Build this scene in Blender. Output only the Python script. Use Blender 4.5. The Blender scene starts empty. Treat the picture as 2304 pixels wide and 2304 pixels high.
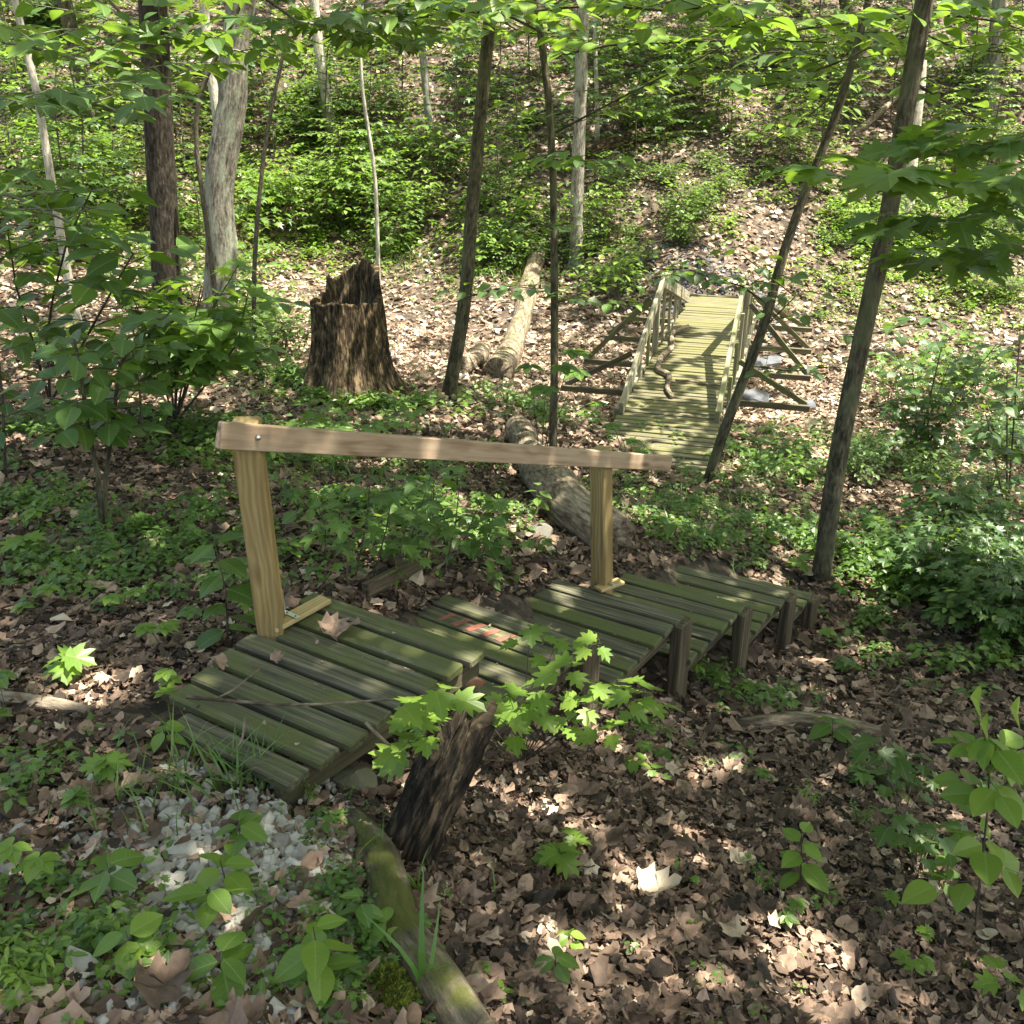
import bpy, math, random
import numpy as np
from mathutils import Vector, Matrix

SC = bpy.context.scene
COL = SC.collection
RNG = np.random.default_rng(7)
random.seed(7)

# ------------------------------------------------------------------ camera
PITCH = math.radians(24.2)
F = 0.925
W0 = 2304.0
cam_d = bpy.data.cameras.new("camera")
cam_d.sensor_fit = 'HORIZONTAL'
cam_d.sensor_width = 36
cam_d.lens = 36 * F
cam_d.clip_start = 0.05
cam_d.clip_end = 1000
cam = bpy.data.objects.new("camera", cam_d)
cam.rotation_euler = (math.pi / 2 - PITCH, 0, 0)
COL.objects.link(cam)
SC.camera = cam

# ------------------------------------------------------------------ light
SUN_EL = math.radians(68)
SUN_H = np.array([0.96, -0.28])
SUN = np.array([SUN_H[0] * math.cos(SUN_EL), SUN_H[1] * math.cos(SUN_EL), math.sin(SUN_EL)])
w = bpy.data.worlds.new("World")
SC.world = w
w.use_nodes = True
nt = w.node_tree
sky = nt.nodes.new('ShaderNodeTexSky')
sky.sky_type = 'NISHITA'
sky.sun_disc = False
sky.sun_elevation = SUN_EL
sky.sun_rotation = math.atan2(SUN[0], SUN[1])
sky.ozone_density = 0.3
sky.dust_density = 2.5
wbm = nt.nodes.new('ShaderNodeMix'); wbm.data_type = 'RGBA'; wbm.blend_type = 'MULTIPLY'; wbm.inputs[0].default_value = 1
wbm.inputs[7].default_value = (1.06, 1.0, .80, 1)          # daylight white balance of the photograph
nt.links.new(sky.outputs[0], wbm.inputs[6]); nt.links.new(wbm.outputs[2], nt.nodes['Background'].inputs[0])
nt.nodes['Background'].inputs[1].default_value = 0.125
sl = bpy.data.lights.new("sun", 'SUN')
sl.energy = 5.0
sl.angle = math.radians(0.53)
sl.color = (1.0, 0.94, 0.80)
so = bpy.data.objects.new("sun", sl)
so.rotation_euler = Vector((-SUN[0], -SUN[1], -SUN[2])).to_track_quat('-Z', 'Y').to_euler()
COL.objects.link(so)
SC.view_settings.view_transform = 'Standard'
SC.view_settings.look = 'None'
SC.view_settings.exposure = 1.92
SC.view_settings.gamma = 1
SC.cycles.max_bounces = 7
SC.cycles.diffuse_bounces = 4
SC.cycles.transmission_bounces = 4
SC.cycles.transparent_max_bounces = 4
SC.cycles.caustics_reflective = False
SC.cycles.caustics_refractive = False
SC.cycles.use_denoising = True
SC.cycles.sample_clamp_indirect = 4.0

# ------------------------------------------------------------------ pixel -> world helpers (used to survey the place)
def ray(u, v):
    x = (u - 1152) / (F * W0); y = -(v - 1152) / (F * W0)
    return np.array([x, math.cos(PITCH) + y * math.sin(PITCH), y * math.cos(PITCH) - math.sin(PITCH)])
def at_z(u, v, z):
    r = ray(u, v); return r * (z / r[2])
def at_y(u, v, y):
    r = ray(u, v); return r * (y / r[1])
K = W0 / 1932.0
def q(u, v): return (u * K, v * K)          # survey in 1932-wide view

# ------------------------------------------------------------------ numpy noise
def _h(ix, iy, s):
    a = np.sin(ix * 127.1 + iy * 311.7 + s * 74.7) * 43758.5453
    return a - np.floor(a)
def vnoise(x, y, s=0):
    ix = np.floor(x); iy = np.floor(y); fx = x - ix; fy = y - iy
    fx = fx * fx * (3 - 2 * fx); fy = fy * fy * (3 - 2 * fy)
    return ((_h(ix, iy, s) * (1 - fx) + _h(ix + 1, iy, s) * fx) * (1 - fy)
            + (_h(ix, iy + 1, s) * (1 - fx) + _h(ix + 1, iy + 1, s) * fx) * fy)
def fbm(x, y, s=0, o=4):
    t = 0; a = .5
    for i in range(o):
        t = t + a * vnoise(x * 2 ** i + 13.7 * i, y * 2 ** i - 7.1 * i, s + i); a *= .5
    return t / (1 - .5 ** o)

# ------------------------------------------------------------------ terrain (thin plate through surveyed points)
CP = []
def cz(u, v, z):
    P = at_z(u, v, z); CP.append((P[0], P[1], z))
for u, v, z in [(100, 2280, -1.78), (700, 2280, -1.86), (640, 1850, -2.08), (440, 1640, -2.08), (330, 1500, -2.06), (60, 1900, -1.92), (850, 1800, -2.2),
                (590, 1400, -2.15), (20, 1500, -2.15), (100, 1250, -2.35), (330, 1330, -2.22), (232, 1205, -2.45),
                (1200, 2290, -2.1), (1700, 2290, -2.4), (2250, 2290, -2.7), (1200, 1900, -2.42), (1345, 1668, -2.95), (1180, 1620, -2.6), (1522, 1590, -3.38),
                (1650, 1510, -3.62), (1750, 1460, -3.82), (1805, 1412, -3.92), (1700, 1850, -2.95), (2200, 1850, -3.2), (2280, 1450, -3.75), (1900, 1650, -3.3),
                (960, 1290, -2.42), (1100, 1310, -2.62), (1300, 1270, -2.9), (1450, 1240, -3.2), (1600, 1230, -3.5),
                (800, 1230, -2.45), (900, 1100, -2.95), (1150, 1130, -3.2), (1848, 1305, -3.86), (2150, 1250, -4.1), (2280, 1150, -4.3),
                (1000, 1000, -3.35), (1500, 1130, -3.75), (1380, 1060, -3.85), (1590, 1075, -4.0), (1750, 1080, -4.2), (2050, 1050, -4.45),
                (0, 1000, -2.75), (400, 1000, -2.85), (350, 850, -3.2), (50, 800, -3.0), (640, 980, -3.1), (700, 905, -3.4), (900, 900, -3.5), (1050, 890, -3.65),
                (1240, 900, -4.1), (1350, 800, -4.9), (1620, 760, -5.0), (1750, 900, -5.0), (1850, 965, -4.75), (2000, 880, -5.0), (2270, 850, -5.1),
                (950, 770, -4.6), (1100, 770, -4.9), (700, 690, -4.3), (1200, 700, -4.6), (500, 650, -4.0),
                (1630, 655, -4.05), (1480, 650, -4.15), (1800, 660, -4.3), (1300, 600, -4.0), (1000, 600, -4.1), (700, 560, -4.0), (2100, 650, -4.4), (2300, 680, -4.6)]:
    cz(u, v, z)
for u, d, z in [(u, d, z) for u in (-400, 300, 1152, 2000, 2700) for d, z in ((25.5, -2.6), (30, -.3), (36, 3.2), (45, 8.5), (60, 16))]:
    P = at_y(u, 600, d); CP.append((P[0], d, z + (0.5 if u < 1000 else -.2)))
for x, y, z in [(0, -.5, -1.68), (-3, 0, -1.7), (3, 0, -2.5), (0, -8, -1.5), (-10, -8, -1.2), (10, -8, -2.8), (-12, 4, -1.9), (-16, 12, -2.4), (-22, 20, -2.6), (12, 5, -4.4), (20, 8, -5.5), (18, 14, -5.6),
                (-40, 0, -.5), (45, 0, -7), (0, -40, -1), (-60, 30, 2), (60, 30, 2), (0, 90, 24), (-60, 90, 24), (60, 90, 24), (-45, -40, -1), (50, -40, -6)]:
    CP.append((x, y, z))
CP = np.array(CP)
def _phi(r2):
    return r2 * np.log(r2 + 1e-9) * .5
def _fit():
    n = len(CP); P = CP[:, :2]
    A = _phi(((P[:, None] - P[None]) ** 2).sum(2)) + np.eye(n) * 0.25
    Q = np.c_[np.ones(n), P]
    M = np.block([[A, Q], [Q.T, np.zeros((3, 3))]])
    return np.linalg.solve(M, np.r_[CP[:, 2], np.zeros(3)])
_W = _fit()
def H(x, y):
    x = np.atleast_1d(np.asarray(x, float)); y = np.atleast_1d(np.asarray(y, float))
    sh = x.shape; x = x.ravel(); y = y.ravel(); out = np.empty(len(x))
    for i in range(0, len(x), 20000):
        X = x[i:i + 20000]; Y = y[i:i + 20000]
        r2 = (X[:, None] - CP[None, :, 0]) ** 2 + (Y[:, None] - CP[None, :, 1]) ** 2
        out[i:i + 20000] = _phi(r2) @ _W[:len(CP)] + _W[-3] + _W[-2] * X + _W[-1] * Y
    d = np.sqrt(x * x + y * y)
    out += (fbm(x * .55, y * .55, 3) - .5) * np.clip(d * .025, .03, .5) + (fbm(x * 3, y * 3, 9, 3) - .5) * .05
    return out.reshape(sh)
def h1(x, y): return float(H(x, y)[0])
def hit(u, v):
    """where the sight line through a surveyed point meets the ground"""
    r = ray(u, v); r = r / r[1]
    t = np.linspace(1.0, 70, 1400)
    g = H(t * r[0], t * r[1]) - t * r[2]
    k = np.argmax(g > 0)
    if g[k] <= 0: k = len(t) - 1
    t0 = t[max(k - 1, 0)]; t1 = t[k]
    for _ in range(12):
        m = (t0 + t1) / 2
        if h1(m * r[0], m * r[1]) > m * r[2]: t1 = m
        else: t0 = m
    return np.array([t1 * r[0], t1, h1(t1 * r[0], t1)])
def qhit(u, v): return hit(u * K, v * K)
def normal_at(x, y, e=.08):
    n = np.stack([H(x - e, y) - H(x + e, y), H(x, y - e) - H(x, y + e), np.full(np.shape(np.atleast_1d(x)), 2 * e)], -1)
    return n / np.linalg.norm(n, axis=-1, keepdims=True)

# ------------------------------------------------------------------ objects
def tag(o, label=None, cat=None, group=None, kind=None):
    if label: o['label'] = label
    if cat: o['category'] = cat
    if group: o['group'] = group
    if kind: o['kind'] = kind
    return o
def empty(name, loc, label, cat, group=None):
    o = bpy.data.objects.new(name, None); COL.objects.link(o)
    o.location = tuple(float(c) for c in loc); o.empty_display_size = .1
    o['_w'] = 1; del o['_w']
    return tag(o, label, cat, group)
def make_obj(name, V, faces, mats, parent=None, attrs=None, smooth=False, midx=None):
    """faces: list of int arrays (k,3) or (k,4); attrs: {name:(N,) or (N,3)}"""
    me = bpy.data.meshes.new(name)
    V = np.asarray(V, np.float32)
    if parent is not None: V = V - np.array(parent.location, np.float32)
    me.vertices.add(len(V)); me.vertices.foreach_set('co', V.ravel())
    loops = np.concatenate([f.ravel() for f in faces]).astype(np.int32)
    tot = np.concatenate([np.full(len(f), f.shape[1], np.int32) for f in faces])
    st = np.concatenate([[0], np.cumsum(tot)[:-1]]).astype(np.int32)
    me.loops.add(len(loops)); me.loops.foreach_set('vertex_index', loops)
    me.polygons.add(len(tot)); me.polygons.foreach_set('loop_start', st); me.polygons.foreach_set('loop_total', tot)
    me.polygons.foreach_set('use_smooth', np.full(len(tot), smooth))
    if midx is not None: me.polygons.foreach_set('material_index', np.asarray(midx, np.int32))
    me.update(calc_edges=True)
    for k, a in (attrs or {}).items():
        a = np.asarray(a, np.float32)
        if a.ndim == 1:
            at = me.attributes.new(k, 'FLOAT', 'POINT'); at.data.foreach_set('value', a)
        else:
            at = me.attributes.new(k, 'FLOAT_VECTOR', 'POINT'); at.data.foreach_set('vector', a.ravel())
    for m in (mats if isinstance(mats, (list, tuple)) else [mats]): me.materials.append(m)
    o = bpy.data.objects.new(name, me); COL.objects.link(o)
    if parent is not None: o.parent = parent
    return o

class MB:
    def __init__(s): s.V = []; s.F4 = []; s.F3 = []; s.lc = []; s.t = []; s.n = 0
    def add(s, V, F4=None, F3=None, lc=None, t=0.5):
        V = np.asarray(V, float); s.V.append(V)
        if F4 is not None and len(F4): s.F4.append(np.asarray(F4, int) + s.n)
        if F3 is not None and len(F3): s.F3.append(np.asarray(F3, int) + s.n)
        s.lc.append(V.copy() if lc is None else np.asarray(lc, float))
        s.t.append(np.full(len(V), t) if np.isscalar(t) else np.asarray(t, float))
        s.n += len(V)
    def box(s, c, ax, ay, az, size, t=None, bev=.004, jit=0.0):
        """box with bevelled long edges: centre, three unit axes, sizes; local coords along ax"""
        ax, ay, az = [np.asarray(a, float) / np.linalg.norm(a) for a in (ax, ay, az)]
        hx, hy, hz = np.array(size) / 2
        b = min(bev, hy * .4, hz * .4)
        ring = [(-hy + b, -hz), (hy - b, -hz), (hy, -hz + b), (hy, hz - b), (hy - b, hz), (-hy + b, hz), (-hy, hz - b), (-hy, -hz + b)]
        nx = max(2, int(size[0] / .12) + 1)
        xs = np.linspace(-hx, hx, nx); xs = np.r_[-hx, -hx + b, xs[1:-1], hx - b, hx]
        sc = np.r_[1 - b / max(hz, hy), np.ones(len(xs) - 2), 1 - b / max(hz, hy)]
        L = []
        off = RNG.uniform(-50, 50, 3)
        bow = RNG.normal(0, jit, 2)
        for i, x in enumerate(xs):
            for (y, z) in ring:
                k = 1 - (x / hx) ** 2
                L.append((x, y * (1 if sc[i] == 1 else (hy - b) / hy) + bow[0] * k, z * (1 if sc[i] == 1 else (hz - b) / hz) + bow[1] * k))
        L = np.array(L)
        V = np.asarray(c) + L[:, :1] * ax + L[:, 1:2] * ay + L[:, 2:] * az
        F = []
        m = len(xs)
        for i in range(m - 1):
            for j in range(8):
                a = i * 8 + j; b2 = i * 8 + (j + 1) % 8
                F.append((a, b2, b2 + 8, a + 8))
        caps = []
        for base, rev in ((0, 1), ((m - 1) * 8, 0)):
            idx = [base + k for k in range(8)]
            if rev: idx = idx[::-1]
            caps += [(idx[0], idx[1], idx[2], idx[7]), (idx[7], idx[2], idx[3], idx[6]), (idx[6], idx[3], idx[4], idx[5])]
        # orientation fix
        if np.dot(np.cross(ax, ay), az) < 0:
            F = [f[::-1] for f in F]; caps = [f[::-1] for f in caps]
        s.add(V, F + caps, None, L + off, RNG.random() if t is None else t)
    def tube(s, P, R, k=10, rough=.0, flare=0, seed=None, caps=True, t=None, res=None, jag=0):
        P = np.asarray(P, float); R = np.asarray(R, float) if not np.isscalar(R) else np.full(len(P), R)
        if res:
            d = np.r_[0, np.cumsum(np.linalg.norm(np.diff(P, axis=0), axis=1))]
            n = max(len(P), int(d[-1] / res) + 1); tt = np.linspace(0, d[-1], n)
            # catmull-ish smoothing through cubic interpolation by gaussian average
            P2 = np.stack([np.interp(tt, d, P[:, i]) for i in range(3)], 1); R = np.interp(tt, d, R)
            for _ in range(2):
                P2[1:-1] = .25 * P2[:-2] + .5 * P2[1:-1] + .25 * P2[2:]
            P = P2
        n = len(P)
        T = np.gradient(P, axis=0); T /= np.linalg.norm(T, axis=1, keepdims=True) + 1e-9
        ref = np.array([0, 0, 1.]) if abs(T[0][2]) < .8 else np.array([1., 0, 0])
        A = np.cross(T, ref); A /= np.linalg.norm(A, axis=1, keepdims=True) + 1e-9
        B = np.cross(T, A)
        th = np.linspace(0, 2 * np.pi, k, endpoint=False)
        ss = np.r_[0, np.cumsum(np.linalg.norm(np.diff(P, axis=0), axis=1))]
        o = RNG.uniform(-50, 50)
        TH, SS = np.meshgrid(th, ss)
        rr = np.repeat(R[:, None], k, 1)
        if rough:
            rr = rr * (1 + rough * (vnoise(np.cos(TH) * 1.5 + o, SS * 2 + np.sin(TH) * 1.5) - .5) * 2 + rough * .6 * (vnoise(np.cos(TH) * 5 + o, SS * 6 + np.sin(TH) * 5) - .5) * 2)
        if flare:
            rr = rr * (1 + flare * np.exp(-SS / .18) * (1 + .5 * np.sin(TH * 3 + o)))
        V = P[:, None] + rr[..., None] * (np.cos(TH)[..., None] * A[:, None] + np.sin(TH)[..., None] * B[:, None])
        if jag:
            V[-1] += T[-1] * (RNG.random((k, 1)) * jag); V[0] -= T[0] * (RNG.random((k, 1)) * jag)
        lc = np.stack([np.cos(TH) * rr + o, np.sin(TH) * rr, SS], -1)
        F = []
        for i in range(n - 1):
            a = i * k + np.arange(k); b = i * k + (np.arange(k) + 1) % k
            F.append(np.stack([a, a + k, b + k, b], 1))
        V = V.reshape(-1, 3); lc = lc.reshape(-1, 3); F3 = []
        if caps:
            V = np.r_[V, [P[0], P[-1]]]; lc = np.r_[lc, [[o, 0, ss[0]], [o, 0, ss[-1]]]]
            j = np.arange(k); c0 = n * k; c1 = c0 + 1
            F3 = np.r_[np.stack([np.full(k, c0), j, (j + 1) % k], 1), np.stack([np.full(k, c1), (n - 1) * k + (j + 1) % k, (n - 1) * k + j], 1)]
        s.add(V, np.concatenate(F), F3, lc, RNG.random() if t is None else t)
    def build(s, name, mat, parent=None, smooth=False):
        fs = []
        if s.F4: fs.append(np.concatenate(s.F4))
        if s.F3: fs.append(np.concatenate(s.F3))
        return make_obj(name, np.concatenate(s.V), fs, mat, parent, {'lc': np.concatenate(s.lc), 'tint': np.concatenate(s.t)}, smooth)

# ------------------------------------------------------------------ leaf templates: (V, quads, tris); stem at origin, tip at +Y, normal +Z, length 1
def t_ovate(rows=5, wid=.32, fold=.18, droop=.14, base=.42):
    ts = np.linspace(0, 1, rows + 1)
    V = []; 
    for t in ts:
        hw = wid * (np.sin(np.pi * t ** (base * 1.75)) ** .85 if 0 < t < 1 else 0.0)
        z = -droop * t * t
        V += [(-hw, t, z + fold * hw), (0, t, z), (hw, t, z + fold * hw)]
    Q = []
    for i in range(rows):
        a = i * 3
        Q += [(a, a + 1, a + 4, a + 3), (a + 1, a + 2, a + 5, a + 4)]
    return np.array(V), np.array(Q), None
def t_fan(pts, c, fold=.15, droop=.2, cup=0.0, mid=True):
    P = np.array(pts); C = np.array(c)
    z = lambda p: fold * abs(p[0]) - droop * p[1] ** 2 + cup * (p[0] ** 2 + (p[1] - .5) ** 2)
    V = [(C[0], C[1], z(C))] + [(p[0], p[1], z(p)) for p in P]
    n = len(P)
    T = [(0, i + 1, (i + 1) % n + 1) for i in range(n)]
    return np.array(V), None, np.array(T)[:, ::-1]
MAPLE_R = [(0, 0), (.12, -.06), (.34, -.02), (.26, .08), (.48, .2), (.62, .38), (.42, .38), (.34, .42), (.46, .58), (.5, .74), (.3, .66), (.17, .6), (.2, .8), (.08, .88), (0, 1.0)]
MAPLE = MAPLE_R + [(-x, y) for x, y in MAPLE_R[-2:0:-1]]
MAPLE_LO = [(0, 0), (.34, -.02), (.3, .15), (.62, .38), (.34, .42), (.5, .74), (.17, .6), (0, 1), (-.17, .6), (-.5, .74), (-.34, .42), (-.62, .38), (-.3, .15), (-.34, -.02)]
OAK_R = [(0, 0), (.1, .12), (.22, .16), (.14, .28), (.32, .36), (.16, .46), (.36, .6), (.18, .68), (.22, .82), (.08, .88), (0, 1)]
OAK = OAK_R + [(-x, y) for x, y in OAK_R[-2:0:-1]]
T_MAPLE = t_fan(MAPLE, (0, .32), .12, .22)
T_MAPLE2 = t_fan(MAPLE_LO, (0, .32), .2, .3)
T_OVATE = t_ovate(5)
T_OVATE_W = t_ovate(7, .34, .14, .2, .45)
T_OVATE_LO = t_ovate(3, .3, .2, .16)
T_LANCE = t_ovate(4, .15, .3, .45)
T_QUAD = (np.array([(0, 0, 0), (.32, .45, .06), (0, 1, -.12), (-.32, .45, .06)]), np.array([(0, 1, 2, 3)]), None)
def t_blade(h=1, w=.03, bend=.6, n=5):
    V = []
    for i in range(n + 1):
        t = i / n; ww = w * (1 - t ** 2 * .95)
        V += [(-ww, bend * t ** 2 * h, h * t * (1 - .25 * bend * t)), (ww, bend * t ** 2 * h, h * t * (1 - .25 * bend * t))]
    Q = [(2 * i, 2 * i + 1, 2 * i + 3, 2 * i + 2) for i in range(n)]
    return np.array(V), np.array(Q), None
def dead(tpl, seed, bend=.35, tw=.25):
    """curl a flat leaf outline like a dry leaf; midpoints added for folds"""
    r = np.random.default_rng(seed); V = tpl[0].copy(); x = V[:, 0]; y = V[:, 1] - .45
    a = r.uniform(0, np.pi); u = x * np.cos(a) + y * np.sin(a); v = -x * np.sin(a) + y * np.cos(a)
    V[:, 2] = bend * u * u * 2 * r.uniform(.4, 1.2) + tw * u * v * r.uniform(-1, 1) + r.uniform(-.25, .25) * v * abs(v) + r.normal(0, .035, len(V)) + .03
    V[:, 0] *= r.uniform(.75, 1.1)
    return V, tpl[1], tpl[2]
def t_ring(outl, seed):
    """fan with an inner ring so that the dry leaf really curls"""
    r = np.random.default_rng(seed); P = np.array(outl, float); C = np.array((0, .42)); n = len(P)
    rad = np.linalg.norm(P - C, axis=1, keepdims=True); P = C + (P - C) * (.72 + .28 * rad.mean() / rad)
    I = C + (P - C) * .42 + r.normal(0, .015, P.shape); J = C + (P - C) * .76 + r.normal(0, .02, P.shape)
    V = np.r_[[C], I, J, P]; V = np.c_[V, np.zeros(len(V))]
    T = [(0, (i + 1) % n + 1, i + 1) for i in range(n)]
    Q = [(1 + k * n + i, 1 + k * n + (i + 1) % n, 1 + (k + 1) * n + (i + 1) % n, 1 + (k + 1) * n + i) for k in (0, 1) for i in range(n)]
    t = dead((V, None, None), seed, .30, .4)
    a = np.arctan2(V[:, 1] - .42, V[:, 0]); rr = np.hypot(V[:, 0], V[:, 1] - .42)
    t[0][:, 2] += rr ** 1.5 * (.22 * np.sin(a * 3 + r.uniform(0, 6)) + .14 * np.sin(a * 5 + r.uniform(0, 6))) + .35 * rr ** 2 * r.uniform(-.3, 1)
    return t[0], np.array(Q), np.array(T)
ROUND = [(0, 0), (.2, .1), (.32, .3), (.33, .5), (.25, .75), (.1, .93), (0, 1), (-.1, .93), (-.25, .75), (-.33, .5), (-.32, .3), (-.2, .1)]
def t_irreg(seed, n=13):
    r = np.random.default_rng(seed); a = np.sort(r.uniform(0, 2 * np.pi, n)) * .25 + np.linspace(0, 2 * np.pi, n, endpoint=False) * .75; a = np.linspace(0, 2 * np.pi, n, endpoint=False) + r.normal(0, .12, n)
    rr = .42 * (1 + .22 * np.cos(a * r.integers(2, 5) + r.uniform(0, 6))) * r.uniform(.62, 1.12, n)
    return list(zip(rr * np.cos(a) * r.uniform(.6, .95), .45 + rr * np.sin(a) * 1.1))
IRR = [t_ring(t_irreg(100 + i), 40 + i) for i in range(7)]
DEAD_HI = [t_ring(MAPLE_LO, 1), t_ring(MAPLE_LO, 2), t_ring(OAK, 3), t_ring(MAPLE_LO, 4), t_ring(ROUND, 5), t_ring(ROUND, 6), t_ring(MAPLE, 8)]
DEAD_LO = [dead(t_fan(t_irreg(77, 8), (0, .45)), 15, .6), dead(t_fan(t_irreg(78, 7), (0, .45)), 16, .7), dead(t_fan(ROUND[::2], (0, .45)), 11, .6), dead(t_fan(MAPLE_LO[::2], (0, .4)), 12, .6), dead(t_fan(OAK[::3], (0, .45)), 13, .6), dead(T_QUAD, 14, .5)]

def frames(d, n):
    """leaf frames from direction d (N,3) and approximate normal n"""
    d = d / (np.linalg.norm(d, axis=1, keepdims=True) + 1e-9)
    n = n - (n * d).sum(1, keepdims=True) * d; n /= np.linalg.norm(n, axis=1, keepdims=True) + 1e-9
    x = np.cross(d, n)
    return np.stack([x, d, n], 2)     # columns
class Leaves:
    def __init__(s): s.items = {}
    def add(s, key, tpl, P, R, S, t):
        s.items.setdefault(key, (tpl, []))[1].append((np.atleast_2d(P), R, np.atleast_1d(S), np.atleast_1d(t)))
    def count(s): return sum(len(a[0]) for _, l in s.items.values() for a in l)
    def arrays(s):
        Vs = []; Q = []; T = []; ti = []; lc = []; n = 0
        for tpl, lst in s.items.values():
            P = np.concatenate([a[0] for a in lst]); R = np.concatenate([a[1] for a in lst]); S = np.concatenate([a[2] for a in lst]); t = np.concatenate([a[3] for a in lst])
            V, qd, tr = tpl; m = len(V); N = len(P)
            W = np.einsum('nij,vj->nvi', R, V) * S[:, None, None] + P[:, None]
            Vs.append(W.reshape(-1, 3)); ti.append(np.repeat(t, m)); lc.append(np.tile(V, (N, 1)))
            offs = n + np.arange(N) * m
            if qd is not None: Q.append((qd[None] + offs[:, None, None]).reshape(-1, 4))
            if tr is not None: T.append((tr[None] + offs[:, None, None]).reshape(-1, 3))
            n += N * m
        fs = []
        if Q: fs.append(np.concatenate(Q))
        if T: fs.append(np.concatenate(T))
        return np.concatenate(Vs), fs, np.concatenate(ti), np.concatenate(lc)
    def build(s, name, mat, parent=None, smooth=False):
        V, fs, t, lc = s.arrays()
        return make_obj(name, V, fs, mat, parent, {'tint': t, 'lc': lc}, smooth)

# ------------------------------------------------------------------ materials
def mat(name, rough=.8):
    m = bpy.data.materials.new(name); m.use_nodes = True
    b = m.node_tree.nodes['Principled BSDF']; b.inputs['Roughness'].default_value = rough
    return m, m.node_tree, b
def N(nt, t, **kw):
    n = nt.nodes.new('ShaderNode' + t)
    for k, v in kw.items(): setattr(n, k, v)
    return n
def attr(nt, name): return N(nt, 'Attribute', attribute_name=name)
def ramp(nt, fac, stops):
    r = N(nt, 'ValToRGB'); e = r.color_ramp.elements
    while len(e) < len(stops): e.new(.5)
    for i, (p, c) in enumerate(stops): e[i].position = p; e[i].color = (*c, 1)
    nt.links.new(fac, r.inputs[0]); return r.outputs[0]
def noise(nt, vec, scale, detail=4, rough=.6, vscale=None):
    if vscale:
        mp = N(nt, 'Mapping'); mp.inputs['Scale'].default_value = vscale; nt.links.new(vec, mp.inputs[0]); vec = mp.outputs[0]
    n = N(nt, 'TexNoise'); n.inputs['Scale'].default_value = scale; n.inputs['Detail'].default_value = detail; n.inputs['Roughness'].default_value = rough
    nt.links.new(vec, n.inputs['Vector']); return n.outputs['Fac']
def mixc(nt, fac, a, b, mode='MIX'):
    m = N(nt, 'Mix', data_type='RGBA', blend_type=mode)
    for s, x in ((m.inputs[0], fac), (m.inputs[6], a), (m.inputs[7], b)):
        if isinstance(x, (int, float)): s.default_value = x
        elif isinstance(x, tuple): s.default_value = (*x, 1)
        else: nt.links.new(x, s)
    return m.outputs[2]
def mth(nt, op, a, b=0.5, c=None):
    m = N(nt, 'Math', operation=op)
    for s, x in zip(m.inputs, (a, b, c)):
        if x is None: continue
        if isinstance(x, (int, float)): s.default_value = x
        else: nt.links.new(x, s)
    return m.outputs[0]
def bump(nt, b, h, strength=.5, dist=.01):
    n = N(nt, 'Bump'); n.inputs['Strength'].default_value = strength; n.inputs['Distance'].default_value = dist
    nt.links.new(h, n.inputs['Height']); nt.links.new(n.outputs[0], b.inputs['Normal'])

def leaf_mat(name, stops, trans=.38, tcol=(.30, .48, .04), rough=.42, veins=True):
    m, nt, b = mat(name, rough)
    a = attr(nt, 'tint'); oi = N(nt, 'ObjectInfo')
    f = mth(nt, 'ADD', a.outputs['Fac'], mth(nt, 'MULTIPLY', mth(nt, 'SUBTRACT', oi.outputs['Random'], .5), .18))
    c = ramp(nt, f, stops)
    g = N(nt, 'NewGeometry')
    n1 = noise(nt, g.outputs['Position'], 9, 3)
    c = mixc(nt, mth(nt, 'MULTIPLY', n1, .5), c, mixc(nt, 1.0, c, (.62, .66, .5), 'MULTIPLY'))
    if veins:
        lc = attr(nt, 'lc'); sp = N(nt, 'SeparateXYZ'); nt.links.new(lc.outputs['Vector'], sp.inputs[0])
        ax = mth(nt, 'ABSOLUTE', sp.outputs[0])
        mid = mth(nt, 'LESS_THAN', ax, .018)
        sv = mth(nt, 'FRACT', mth(nt, 'MULTIPLY', mth(nt, 'SUBTRACT', sp.outputs[1], mth(nt, 'MULTIPLY', ax, .7)), 8))
        sv = mth(nt, 'LESS_THAN', sv, .14)
        c = mixc(nt, mth(nt, 'MULTIPLY', mth(nt, 'MAXIMUM', mid, mth(nt, 'MULTIPLY', sv, .55)), .35), c, (.32, .42, .16))
    nt.links.new(c, b.inputs['Base Color'])
    b.inputs['Specular IOR Level'].default_value = .55
    tr = N(nt, 'BsdfTranslucent')
    nt.links.new(mixc(nt, .8, c, mixc(nt, 1.0, mixc(nt, .5, c, (.5, .7, .1)), tcol, 'MIX')), tr.inputs['Color'])
    mx = N(nt, 'MixShader'); mx.inputs[0].default_value = trans
    nt.links.new(b.outputs[0], mx.inputs[1]); nt.links.new(tr.outputs[0], mx.inputs[2])
    nt.links.new(mx.outputs[0], nt.nodes['Material Output'].inputs['Surface'])
    return m
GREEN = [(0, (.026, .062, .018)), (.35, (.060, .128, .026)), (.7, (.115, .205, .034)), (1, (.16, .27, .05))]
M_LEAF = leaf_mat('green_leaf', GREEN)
M_LEAF_B = leaf_mat('bright_leaf', [(0, (.085, .17, .025)), (.5, (.15, .26, .035)), (1, (.25, .36, .055))], .45)  # yellower leaf green; sunlight on lit plants is partly put into this colour
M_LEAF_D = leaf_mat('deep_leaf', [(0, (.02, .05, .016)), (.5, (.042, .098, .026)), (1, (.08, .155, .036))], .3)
M_CANOPY = leaf_mat('canopy_leaf', GREEN, .33, veins=False)
M_GRASS = leaf_mat('grass_blade', [(0, (.04, .10, .02)), (.6, (.08, .18, .03)), (1, (.2, .26, .08))], .3, veins=False)

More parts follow.
